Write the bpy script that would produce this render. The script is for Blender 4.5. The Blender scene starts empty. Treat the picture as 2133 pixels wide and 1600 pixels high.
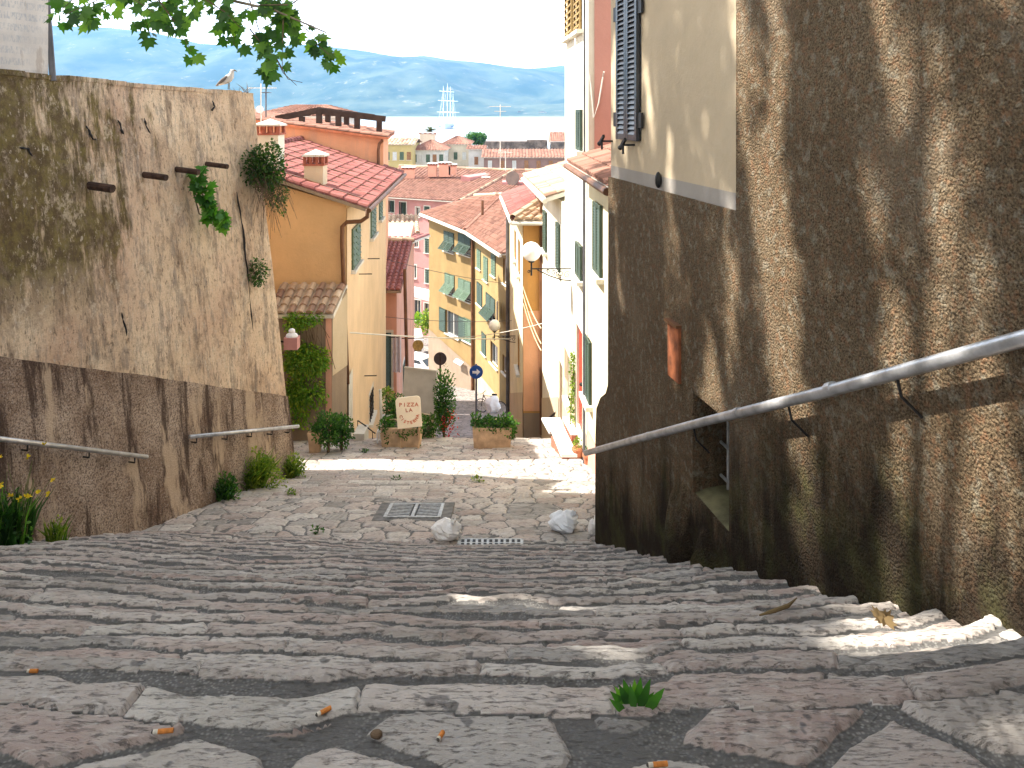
import bpy, math, random
import numpy as np
from mathutils import Vector as V, Matrix
random.seed(7); rng = np.random.default_rng(7)
sc = bpy.context.scene; COL = sc.collection
GL = .60; HZ = 1.3e-4
F = 1700.0; CU = 1066.5; H = 230.0
# ---------------------------------------------------------------- camera
cd = bpy.data.cameras.new('camera'); cam = bpy.data.objects.new('camera', cd); COL.objects.link(cam)
cd.sensor_fit = 'HORIZONTAL'; cd.sensor_width = 36; cd.lens = 36*F/2133
cd.shift_y = -(800-H)/2133; cd.clip_start = .05; cd.clip_end = 20000
cam.location = (0, 0, 0); cam.rotation_euler = (math.radians(90), 0, 0); sc.camera = cam
# ---------------------------------------------------------------- light
SUNEL = 50; sd = V((-.99, .11, 0)).normalized()*math.cos(math.radians(SUNEL)); sd.z = math.sin(math.radians(SUNEL))
SUNROT = math.atan2(sd.x, sd.y)
w = bpy.data.worlds.new('World'); sc.world = w; w.use_nodes = True
nt = w.node_tree; bg = nt.nodes['Background']; sky = nt.nodes.new('ShaderNodeTexSky'); sky.sky_type = 'NISHITA'
sky.sun_disc = False; sky.sun_elevation = math.radians(SUNEL); sky.sun_rotation = SUNROT; sky.altitude = 30
sky.air_density = 1.0; sky.dust_density = 2.0; sky.ozone_density = 1.0
tc = nt.nodes.new('ShaderNodeTexCoord'); sx = nt.nodes.new('ShaderNodeSeparateXYZ'); nt.links.new(tc.outputs['Generated'], sx.inputs[0])
rp_ = nt.nodes.new('ShaderNodeValToRGB'); nt.links.new(sx.outputs[2], rp_.inputs[0]); rp_.color_ramp.elements[0].position = .0; rp_.color_ramp.elements[0].color = (1, .985, .96, 1)
rp_.color_ramp.elements[1].position = .6; rp_.color_ramp.elements[1].color = (.135, .128, .115, 1); e_ = rp_.color_ramp.elements.new(.13); e_.color = (.37, .355, .33, 1)
vs_ = nt.nodes.new('ShaderNodeVectorMath'); vs_.operation = 'SCALE'; vs_.inputs['Scale'].default_value = 22; nt.links.new(rp_.outputs[0], vs_.inputs[0])   # white summer veil over the blue
mx_ = nt.nodes.new('ShaderNodeMix'); mx_.data_type = 'RGBA'; mx_.inputs[0].default_value = .78; nt.links.new(sky.outputs[0], mx_.inputs[6]); nt.links.new(vs_.outputs[0], mx_.inputs[7])
nt.links.new(mx_.outputs[2], bg.inputs[0]); bg.inputs[1].default_value = .15
ld = bpy.data.lights.new('sun', 'SUN'); sun = bpy.data.objects.new('sun', ld); COL.objects.link(sun)
ld.energy = 4.5; ld.angle = math.radians(.53); ld.color = (1, .93, .82)
sun.rotation_euler = sd.to_track_quat('Z', 'Y').to_euler(); sun.location = (0, 0, 50)  # sun stands left and slightly ahead
sc.view_settings.view_transform = 'Standard'; sc.view_settings.look = 'None'; sc.view_settings.gamma = 1
sc.view_settings.exposure = 1.8; sc.view_settings.use_curve_mapping = False
try:
    sc.cycles.max_bounces = 6; sc.cycles.volume_bounces = 0; sc.cycles.transparent_max_bounces = 6
except Exception: pass

# ================================================================ materials
def newmat(name):
    m = bpy.data.materials.new(name); m.use_nodes = True
    return m, m.node_tree.nodes, m.node_tree.links, m.node_tree.nodes['Principled BSDF']
class NB:
    def __init__(s, m): s.n = m.node_tree.nodes; s.l = m.node_tree.links
    def _in(s, node, i, v):
        if v is None: return
        if hasattr(v, 'is_linked') or hasattr(v, 'links'): s.l.new(v, node.inputs[i])
        else:
            if isinstance(v, tuple) and len(v) == 3 and node.inputs[i].type == 'RGBA': v = (*v, 1)
            node.inputs[i].default_value = v
    def pos(s): return s.n.new('ShaderNodeNewGeometry').outputs['Position']
    def map(s, v, sc=(1, 1, 1), loc=(0, 0, 0), rot=(0, 0, 0)):
        k = s.n.new('ShaderNodeMapping'); s.l.new(v, k.inputs[0]); k.inputs[1].default_value = loc; k.inputs[2].default_value = rot; k.inputs[3].default_value = sc
        return k.outputs[0]
    def noise(s, v, scale, detail=4, rough=.55, dist=0, col=False):
        k = s.n.new('ShaderNodeTexNoise'); s.l.new(v, k.inputs['Vector']); k.inputs['Scale'].default_value = scale
        k.inputs['Detail'].default_value = detail; k.inputs['Roughness'].default_value = rough; k.inputs['Distortion'].default_value = dist
        return k.outputs[1 if col else 0]
    def vor(s, v, scale, feat='F1', out=0, rand=1):
        k = s.n.new('ShaderNodeTexVoronoi'); k.feature = feat; s.l.new(v, k.inputs['Vector']); k.inputs['Scale'].default_value = scale
        k.inputs['Randomness'].default_value = rand
        return k.outputs[out]
    def ramp(s, v, pts, interp='LINEAR'):
        k = s.n.new('ShaderNodeValToRGB'); s.l.new(v, k.inputs[0]); e = k.color_ramp.elements; k.color_ramp.interpolation = interp
        while len(e) < len(pts): e.new(.5)
        for i, (p, c) in enumerate(pts):
            e[i].position = p; e[i].color = (*c, 1) if isinstance(c, tuple) else (c, c, c, 1)
        return k.outputs[0]
    def mix(s, f, a, b, mode='MIX'):
        k = s.n.new('ShaderNodeMix'); k.data_type = 'RGBA'; k.blend_type = mode
        s._in(k, 0, f); s._in(k, 6, a); s._in(k, 7, b); return k.outputs[2]
    def math(s, op, a, b=None, c=None, clamp=False):
        k = s.n.new('ShaderNodeMath'); k.operation = op; k.use_clamp = clamp; s._in(k, 0, a); s._in(k, 1, b); s._in(k, 2, c); return k.outputs[0]
    def sep(s, v): k = s.n.new('ShaderNodeSeparateXYZ'); s.l.new(v, k.inputs[0]); return k.outputs
    def attr(s, name, out='Fac'): k = s.n.new('ShaderNodeAttribute'); k.attribute_name = name; return k.outputs[out]
    def bump(s, h, strength, dist, normal=None):
        k = s.n.new('ShaderNodeBump'); s.l.new(h, k.inputs['Height']); k.inputs['Strength'].default_value = strength; k.inputs['Distance'].default_value = dist
        if normal is not None: s.l.new(normal, k.inputs['Normal'])
        return k.outputs[0]
def simple(name, col, rough=.7, var=.18, vs=2.5, bump=0, bs=40, metal=0, spec=.3, streak=0, sdark=.45):
    m, n, l, b = newmat(name); q = NB(m); p = q.pos()
    c = q.mix(q.ramp(q.noise(p, vs, 5), [(.35, 0.), (.65, 1.)]), tuple(x*(1-var) for x in col), tuple(min(1, x*(1+var)) for x in col))
    if streak:
        k = q.noise(q.map(p, (1, 1, .12)), 2.2, 6, .65)
        c = q.mix(q.math('MULTIPLY', q.ramp(k, [(.5, 0.), (.72, 1.)]), streak), c, tuple(x*sdark for x in col))
    l.new(c, b.inputs['Base Color']); b.inputs['Roughness'].default_value = rough; b.inputs['Metallic'].default_value = metal
    b.inputs['Specular IOR Level'].default_value = spec
    if bump: l.new(q.bump(q.noise(p, bs, 5, .6), .6, bump), b.inputs['Normal'])
    return m
def plaster(name, col, dirty=.35, dirtcol=(.25, .2, .15), rough=.9):
    m, n, l, b = newmat(name); q = NB(m); p = q.pos()
    c = q.mix(q.ramp(q.noise(p, .9, 6, .6), [(.35, 0.), (.7, 1.)]), tuple(x*.86 for x in col), tuple(min(.9, x*1.08) for x in col))
    st = q.noise(q.map(p, (1.6, 1.6, .18)), 1.6, 7, .7)
    c = q.mix(q.math('MULTIPLY', q.ramp(st, [(.52, 0.), (.78, 1.)]), dirty), c, dirtcol)
    sp = q.noise(p, 9, 5, .7)
    c = q.mix(q.math('MULTIPLY', q.ramp(sp, [(.6, 0.), (.75, 1.)]), dirty*.7), c, tuple(x*.6 for x in col))
    l.new(c, b.inputs['Base Color']); b.inputs['Roughness'].default_value = rough; b.inputs['Specular IOR Level'].default_value = .15
    l.new(q.bump(q.noise(p, 14, 7, .7), .5, .012), b.inputs['Normal'])
    return m
def tilemat(name, a, b_, c_, lichen=.25):
    m, n, l, b = newmat(name); q = NB(m); p = q.pos()
    r = q.attr('rnd')
    c = q.ramp(r, [(0., a), (.5, b_), (1., c_)])
    c = q.mix(q.math('MULTIPLY', q.ramp(q.noise(p, 5, 6, .7), [(.5, 0.), (.75, 1.)]), lichen), c, (.10, .08, .06))
    l.new(c, b.inputs['Base Color']); b.inputs['Roughness'].default_value = .85; b.inputs['Specular IOR Level'].default_value = .2
    l.new(q.bump(q.noise(p, 30, 4, .6), .4, .008), b.inputs['Normal'])
    return m
def leafmat(name, a, b_, c_):
    m, n, l, b = newmat(name); q = NB(m)
    c = q.ramp(q.attr('rnd'), [(0., a), (.55, b_), (1., c_)])
    l.new(c, b.inputs['Base Color']); b.inputs['Roughness'].default_value = .5; b.inputs['Specular IOR Level'].default_value = .35
    tr = n.new('ShaderNodeBsdfTranslucent'); ms = n.new('ShaderNodeMixShader'); out = n['Material Output']
    l.new(q.mix(1., c, (1.6, 1.9, .7), 'MULTIPLY'), tr.inputs[0]); ms.inputs[0].default_value = .45
    l.new(b.outputs[0], ms.inputs[1]); l.new(tr.outputs[0], ms.inputs[2]); l.new(ms.outputs[0], out.inputs[0])
    return m
# rough pebbledash of the right-hand house
def rough_wall():
    m, n, l, b = newmat('rough_render'); q = NB(m); p = q.pos(); x, y, z = q.sep(p)
    big = q.noise(p, 1.1, 6, .62)
    c = q.mix(q.ramp(big, [(.3, 0.), (.7, 1.)]), (.19, .135, .08), (.33, .25, .16))
    g = q.noise(p, 80, 4, .65); g2 = q.vor(p, 62)
    c = q.mix(q.ramp(g, [(.35, 1.), (.6, 0.)]), c, (.075, .05, .03))
    c = q.mix(q.math('MULTIPLY', q.ramp(q.noise(q.map(p, (1, 1, 1), (3, 8, 1)), .9, 4, .5), [(.54, 0.), (.64, 1.)]), .25), c, (.36, .28, .20))
    c = q.mix(q.math('MULTIPLY', q.ramp(q.noise(p, 24, 4, .6, 0), [(.52, 0.), (.62, 1.)]), .45), c, (.30, .15, .08)); c = q.mix(q.math('MULTIPLY', q.ramp(q.noise(q.map(p, (1, 1, 1), (5, 5, 5)), 15, 4, .6), [(.54, 0.), (.64, 1.)]), .4), c, (.40, .38, .30))
    st = q.noise(q.map(p, (2.2, 2.2, .3)), 1.5, 6, .65)
    # damp and moss rise from the foot of the wall, following the slope of the steps
    foot = q.math('ADD', z, q.math('MULTIPLY', y, .461)); foot = q.math('ADD', foot, .643)
    foot = q.math('ADD', foot, q.math('MULTIPLY', q.math('SUBTRACT', st, .5), 2.2))
    foot = q.math('ADD', foot, q.math('MULTIPLY', q.math('SUBTRACT', q.noise(p, .7, 2), .5), 1.6))
    mask = q.ramp(foot, [(.35, 1.), (1.25, 0.)])
    moss = q.ramp(q.noise(p, 3.1, 5, .6), [(.45, (.018, .013, .009)), (.66, (.06, .062, .022))])
    c = q.mix(q.math('MULTIPLY', mask, .9), c, moss)
    l.new(c, b.inputs['Base Color']); b.inputs['Roughness'].default_value = .95; b.inputs['Specular IOR Level'].default_value = .1
    h = q.math('ADD', q.math('MULTIPLY', g, .9), q.math('MULTIPLY', g2, -.7)); h = q.math('ADD', h, q.math('MULTIPLY', q.noise(p, 18, 3), .8))
    nb = q.bump(h, 1., .045); l.new(q.bump(q.noise(p, 4, 3), .5, .06, nb), b.inputs['Normal'])
    return m
def old_wall():
    m, n, l, b = newmat('old_plaster'); q = NB(m); p = q.pos(); x, y, z = q.sep(p)
    c = q.mix(q.ramp(q.noise(p, 1.3, 7, .65), [(.33, 0.), (.68, 1.)]), (.52, .375, .26), (.78, .63, .46))
    c = q.mix(q.math('MULTIPLY', q.ramp(q.noise(p, .8, 3), [(.45, 0.), (.65, 1.)]), .5), c, (.52, .34, .25))
    st = q.noise(q.map(p, (2.4, 2.4, .42)), 2.0, 9, .78)
    c = q.mix(q.math('MULTIPLY', q.ramp(st, [(.52, 0.), (.62, 1.)]), .75), c, (.17, .125, .095))
    st2 = q.noise(q.map(p, (3, 3, .7), (5, 2, 1)), 2.6, 9, .8)
    c = q.mix(q.math('MULTIPLY', q.ramp(st2, [(.52, 0.), (.58, 1.)]), .65), c, (.25, .215, .185))
    # olive algae on the nearer half of the wall
    k = q.math('MULTIPLY', q.math('SUBTRACT', 11.6, y), .30); k = q.math('ADD', k, q.math('MULTIPLY', q.math('SUBTRACT', q.noise(p, .55, 3), .5), 1.3))
    k = q.math('ADD', k, q.math('MULTIPLY', q.math('SUBTRACT', q.noise(q.map(p, (2, 2, .4)), 2.2, 7, .7), .5), 2.2), None, True)
    up = q.ramp(q.math('ADD', q.math('MULTIPLY', z, .35), 1.1), [(.25, 0.), (.5, 1.)])
    c = q.mix(q.math('MULTIPLY', q.math('MULTIPLY', q.ramp(k, [(.38, 0.), (.62, 1.)]), up), .9), c, q.ramp(q.noise(p, 8, 4), [(.4, (.06, .042, .014)), (.6, (.13, .105, .028))]))
    fl = q.noise(q.map(p, (1, 1, .5)), 21, 5, .7)
    c = q.mix(q.math('MULTIPLY', q.ramp(fl, [(.60, 0.), (.66, 1.)]), .7), c, (.55, .48, .40))
    c = q.mix(q.math('MULTIPLY', q.ramp(fl, [(.36, 1.), (.43, 0.)]), .7), c, (.10, .075, .055))
    c = q.mix(q.math('MULTIPLY', q.ramp(q.noise(q.map(p, (1, 1, .6), (7, 1, 2)), 6, 8, .8), [(.52, 0.), (.60, 1.)]), .5), c, (.27, .21, .16))
    c = q.mix(q.math('MULTIPLY', q.ramp(q.noise(q.map(p, (1, 1, .7), (1, 9, 2)), 4, 8, .8), [(.55, 0.), (.62, 1.)]), .5), c, (.72, .61, .47))
    l.new(c, b.inputs['Base Color']); b.inputs['Roughness'].default_value = .95; b.inputs['Specular IOR Level'].default_value = .1
    h = q.math('ADD', q.noise(p, 25, 8, .75), q.math('MULTIPLY', q.noise(p, 3, 3), .9))
    l.new(q.bump(h, .8, .03), b.inputs['Normal'])
    return m
def old_plinth():
    m, n, l, b = newmat('pebble_plinth'); q = NB(m); p = q.pos()
    c = q.mix(q.ramp(q.noise(p, 1.0, 6, .65), [(.38, 0.), (.62, 1.)]), (.22, .145, .10), (.52, .41, .32))
    c = q.mix(q.ramp(q.noise(p, 48, 3, .7), [(.38, .9), (.55, 0.)]), c, (.09, .06, .045))
    c = q.mix(q.math('MULTIPLY', q.ramp(q.noise(p, 60, 2), [(.58, 0.), (.68, 1.)]), .5), c, (.55, .5, .45))
    st = q.noise(q.map(p, (2.5, 2.5, .2)), 1.4, 7, .7)
    c = q.mix(q.math('MULTIPLY', q.ramp(st, [(.52, 0.), (.60, 1.)]), .85), c, (.055, .035, .028))
    c = q.mix(q.math('MULTIPLY', q.ramp(q.noise(q.map(p, (2, 2, .4), (3, 3, 3)), 1.2, 6, .7), [(.56, 0.), (.62, 1.)]), .85), c, (.52, .40, .29))
    l.new(c, b.inputs['Base Color']); b.inputs['Roughness'].default_value = .95; b.inputs['Specular IOR Level'].default_value = .1
    l.new(q.bump(q.noise(p, 50, 4, .7), 1., .02), b.inputs['Normal'])
    return m
def stone_mat():
    m, n, l, b = newmat('paving_stone'); q = NB(m); p = q.pos()
    t = q.attr('tint', 'Color'); r, g, bl = q.sep(t)
    base = q.ramp(r, [(0., (.22, .21, .20)), (.18, (.44, .41, .38)), (.36, (.50, .39, .345)), (.55, (.66, .62, .57)), (.75, (.40, .30, .265)), (1., (.56, .53, .49))])
    nz = q.noise(q.map(p, (1, 2.2, 1)), 7, 8, .7)
    base = q.mix(q.math('MULTIPLY', q.ramp(nz, [(.42, 0.), (.62, 1.)]), .55), base, (.54, .50, .455))
    base = q.mix(q.math('MULTIPLY', q.ramp(q.noise(p, 3.3, 6, .65), [(.54, 0.), (.72, 1.)]), .45), base, (.42, .29, .24))
    base = q.mix(q.math('MULTIPLY', q.ramp(q.noise(q.map(p, (1, 3.5, 1)), 22, 6, .75), [(.36, 1.), (.45, 0.)]), .8), base, (.12, .11, .105))
    base = q.mix(q.math('MULTIPLY', q.ramp(q.noise(p, 9, 2, .5), [(.68, 0.), (.71, 1.)]), .7), base, (.09, .09, .095))
    lines = q.ramp(q.noise(q.map(p, (1, 7, 1)), 9, 5, .7), [(.40, 1.), (.45, 0.)])
    base = q.mix(q.math('MULTIPLY', lines, .6), base, (.17, .15, .14)); base = q.mix(q.ramp(q.noise(q.map(p, (1, 4, 1), (4, 4, 4)), 14, 5, .7), [(.58, 0.), (.66, .55)]), base, (.68, .64, .60))
    base = q.mix(q.math('MULTIPLY', q.ramp(q.noise(p, 1.3, 6, .7), [(.48, 0.), (.66, 1.)]), .45), base, (.24, .215, .185))
    mort = q.mix(q.ramp(q.vor(p, 75), [(.15, 0.), (.5, 1.)]), (.32, .31, .295), (.145, .14, .135))
    mort = q.mix(q.ramp(q.noise(p, 4, 5), [(.4, 0.), (.65, 1.)]), mort, (.135, .13, .125))
    c = q.mix(q.ramp(g, [(.35, 0.), (.65, 1.)]), base, mort)
    l.new(c, b.inputs['Base Color']); b.inputs['Roughness'].default_value = .72; b.inputs['Specular IOR Level'].default_value = .3
    gr = n.new('ShaderNodeTexWave'); l.new(q.map(p, (1, .35, 1), (0, 0, 0), (0, 0, .5)), gr.inputs[0]); gr.inputs['Scale'].default_value = 5.5; gr.inputs['Distortion'].default_value = 3.5; gr.inputs['Detail'].default_value = 2
    h = q.math('ADD', q.noise(q.map(p, (1, 3.2, 1)), 20, 8, .8), q.math('MULTIPLY', q.noise(p, 70, 4, .6), .35))
    h = q.math('SUBTRACT', h, q.math('MULTIPLY', q.ramp(q.noise(q.map(p, (1, 3.5, 1)), 22, 6, .75), [(.36, 1.), (.45, 0.)]), .5))
    h = q.math('ADD', h, q.math('MULTIPLY', q.math('MULTIPLY', gr.outputs[1], bl), .8))
    l.new(q.bump(h, .8, .014), b.inputs['Normal'])
    return m
def road_mat():
    m, n, l, b = newmat('street_setts'); q = NB(m); p = q.pos(); mp = q.map(p, (1, .9, 0))
    e = q.vor(mp, 3.2, 'DISTANCE_TO_EDGE'); c0 = q.ramp(q.vor(mp, 3.2, 'F1', 1), [(0., (.2, .17, .16)), (1., (.36, .31, .29))])
    c = q.mix(q.ramp(e, [(.03, 1.), (.08, 0.)]), c0, (.10, .095, .09))
    l.new(c, b.inputs['Base Color']); b.inputs['Roughness'].default_value = .85
    l.new(q.bump(q.math('MINIMUM', e, .12), .8, .1), b.inputs['Normal']); return m
MT = dict(
 rough=rough_wall(), old=old_wall(), plinth=old_plinth(), stone=stone_mat(), road=road_mat(),
 earth=simple('earth', (.16, .13, .09), .95, .3, 1.5, .03, 12),
 cream=plaster('cream_plaster', (.66, .56, .41), .25), beige=plaster('beige_plaster', (.54, .44, .31), .22, (.36, .29, .2)),
 band=plaster('grey_band', (.36, .33, .30), .2), yellow=plaster('yellow_plaster', (.74, .67, .46), .3, (.5, .38, .22)),
 white=plaster('white_plaster', (.80, .77, .64), .35, (.5, .44, .33)), pink=plaster('pink_plaster', (.62, .33, .27), .15, (.42, .22, .17)),
 orange=plaster('orange_plaster', (.72, .46, .24), .5, (.5, .3, .17)), orange2=plaster('salmon_plaster', (.78, .42, .25), .45, (.34, .29, .27)),
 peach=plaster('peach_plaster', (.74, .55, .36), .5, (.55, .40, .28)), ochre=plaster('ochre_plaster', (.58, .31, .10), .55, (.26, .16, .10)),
 gold=plaster('gold_plaster', (.29, .20, .09), .35, (.36, .25, .12)), gold2=plaster('pale_gold_plaster', (.35, .25, .115), .45, (.42, .3, .16)),
 rose=plaster('rose_plaster', (.50, .25, .24), .35, (.5, .32, .3)), rose2=plaster('salmon_wall_plaster', (.66, .36, .27), .4, (.4, .25, .2)),
 brownp=plaster('brown_plinth', (.30, .23, .17), .4, (.16, .12, .09)), olive=plaster('olive_plaster', (.5, .42, .2), .2),
 bluew=plaster('pale_blue_plaster', (.60, .62, .62), .2), mauve=plaster('mauve_plaster', (.25, .17, .16), .3),
 pale=plaster('pale_stone_plaster', (.6, .55, .45), .2), fort=simple('fortress_stone', (.17, .14, .125), .95, .5, .8, .3, 2, streak=.5),
 tile_r=tilemat('red_tiles', (.27, .095, .085), (.34, .14, .125), (.21, .07, .065), .4),
 tile_o=tilemat('orange_tiles', (.26, .125, .09), (.33, .18, .135), (.19, .095, .07), .45),
 tile_l=tilemat('weathered_tiles', (.44, .30, .21), (.56, .43, .31), (.26, .15, .11), .4),
 trim=simple('stone_trim', (.62, .59, .53), .8, .1, 4), whitep=simple('white_paint', (.8, .79, .76), .5, .05, 5),
 green=simple('green_shutter', (.035, .06, .045), .55, .2, 6), pgreen=simple('pale_green_shutter', (.09, .14, .095), .6, .2, 6),
 navy=simple('dark_shutter', (.022, .026, .032), .35, .3, 6, spec=.5), black=simple('black_iron', (.015, .015, .016), .5, .3, 20),
 dark=simple('painted_dark', (.012, .012, .013), .6), glass=simple('window_glass', (.03, .04, .05), .08, .1, 3, spec=.8),  # near-black colour stands in for the shade inside openings, slots and cracks
 brownpipe=simple('copper_pipe', (.15, .07, .035), .5, .3, 3), greypipe=simple('grey_pipe', (.10, .10, .11), .5, .3, 3),
 galv=simple('galvanised_rail', (.46, .47, .49), .36, .25, 9, metal=.6, bump=.002, bs=60),
 sillm=simple('mossy_sill', (.13, .12, .065), .95, .5, 5, .02, 30), rust=simple('rusty_iron', (.05, .028, .02), .85, .5, 12, .004, 50), rustp=simple('rusty_plate', (.26, .085, .035), .85, .5, 7, .01, 40, streak=.7, sdark=.2),
 wood=simple('dark_timber', (.045, .028, .022), .8, .3, 4), terra=simple('terracotta', (.48, .17, .09), .85, .2, 6, .004, 30),
 trough=simple('concrete_planter', (.55, .38, .24), .95, .25, 5, .01, 30, streak=.5), redw=simple('red_door_paint', (.33, .045, .03), .45, .2, 5, streak=.3),
 brownw=simple('brown_door_paint', (.30, .16, .08), .6, .2, 5), canvas=simple('grey_board', (.56, .53, .49), .8, .12, 3, .004, 20, streak=.3, sdark=.75),
 cloth=simple('white_cloth', (.78, .78, .80), .9, .06, 8), lav=simple('lilac_cloth', (.6, .55, .62), .9, .1, 6),
 bag=simple('plastic_bag', (.86, .84, .82), .35, .06, 8, .02, 16, spec=.5), bagp=simple('plastic_bag_blue', (.84, .87, .92), .35, .08, 7, .02, 16, spec=.5),
 iron=simple('cast_iron', (.38, .38, .37), .5, .3, 20, .003, 60, metal=.5), concrete=simple('grate_mortar', (.16, .155, .15), .9, .3, 10, .01, 50),
 filt=simple('cigarette_filter', (.60, .22, .05), .8, .2, 60), paper=simple('cigarette_paper', (.65, .6, .5), .9, .2, 60), ash=simple('ash', (.08, .07, .06), 1),
 bark=simple('plane_bark', (.20, .16, .11), .9, .4, 5, .02, 15), stem=simple('green_stem', (.16, .18, .07), .8, .2, 10), twig=simple('brown_twig', (.12, .08, .05), .9, .3, 10),
 lf=leafmat('plane_leaf', (.02, .065, .012), (.05, .14, .018), (.16, .30, .03)),
 fig=leafmat('fig_leaf', (.03, .10, .02), (.06, .19, .025), (.12, .28, .03)),
 ivy=leafmat('ivy_leaf', (.012, .035, .01), (.03, .075, .018), (.08, .15, .03)),
 ivy2=leafmat('creeper_leaf', (.03, .12, .015), (.12, .26, .025), (.30, .34, .04)),
 bush=leafmat('bush_leaf', (.012, .04, .012), (.03, .09, .02), (.09, .2, .03)),
 weed=leafmat('weed_leaf', (.05, .11, .02), (.13, .2, .03), (.3, .33, .05)),
 palm=leafmat('palm_leaf', (.05, .05, .03), (.07, .08, .035), (.10, .10, .05)),
 redf=simple('red_flower', (.55, .05, .03), .7), yelf=simple('yellow_flower', (.85, .65, .03), .7), dryl=simple('dry_leaf', (.16, .11, .05), .9),
 feather=simple('gull_white', (.62, .60, .57), .8, .06, 15), wing=simple('gull_grey', (.16, .145, .14), .8, .15, 15), beak=simple('gull_beak', (.15, .12, .05), .5),
 carw=simple('white_car_paint', (.78, .78, .78), .25, .02, 2, spec=.6), rubber=simple('tyre_rubber', (.02, .02, .02), .9), signb=simple('blue_sign', (.02, .08, .28), .4), signd=simple('dark_sign_back', (.07, .055, .05), .6),
 signo=simple('ochre_sign', (.42, .30, .10), .6, .3, 12), lett=simple('red_lettering', (.55, .16, .08), .8), board=simple('cream_board', (.82, .72, .56), .7, .06, 4),
 shipw=simple('ship_white', (.42, .50, .58), .5, .04, .1), rope=simple('pale_cable', (.68, .60, .42), .8), dishm=simple('dish', (.09, .06, .05), .6), plantg=simple('green_crate', (.05, .3, .05), .6),
 brick=simple('brick', (.36, .12, .08), .9, .2, 15), marks=simple('faded_lettering', (.43, .46, .50), .9, .2, 30), ship=simple('ship_paint', (.70, .76, .82), .5, .04, .1), shipb=simple('ship_blue', (.08, .22, .5), .5, .1, .1),
)
def globe_mat():
    m, n, l, b = newmat('opal_globe'); b.inputs['Base Color'].default_value = (.88, .87, .84, 1); b.inputs['Roughness'].default_value = .25
    b.inputs['Subsurface Weight'].default_value = .6; b.inputs['Subsurface Radius'].default_value = (.2, .2, .2); b.inputs['Subsurface Scale'].default_value = .4; return m
MT['globe'] = globe_mat()
def posted():
    m, n, l, b = newmat('faded_lettering_wall'); q = NB(m); p = q.pos()
    c = q.mix(q.ramp(q.noise(p, 2, 6, .6), [(.4, 0.), (.65, 1.)]), (.50, .48, .46), (.66, .63, .59))
    rows = q.math('LESS_THAN', q.math('FRACT', q.math('MULTIPLY', q.sep(p)[2], 8.)), .62)
    k = q.math('MULTIPLY', rows, q.ramp(q.noise(q.map(p, (30, 30, 9)), 1.6, 3, .8), [(.48, 0.), (.56, 1.)])); k = q.math('MULTIPLY', k, q.ramp(q.noise(p, 1.6, 3), [(.4, .2), (.6, .7)]))
    c = q.mix(k, c, (.30, .34, .40)); c = q.mix(q.ramp(q.noise(q.map(p, (2, 2, .6)), 2.5, 6, .7), [(.58, 0.), (.66, .7)]), c, (.38, .33, .29))
    l.new(c, b.inputs['Base Color']); b.inputs['Roughness'].default_value = .9; l.new(q.bump(q.noise(p, 12, 6, .7), .6, .012), b.inputs['Normal']); return m
MT['posted'] = posted()

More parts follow.
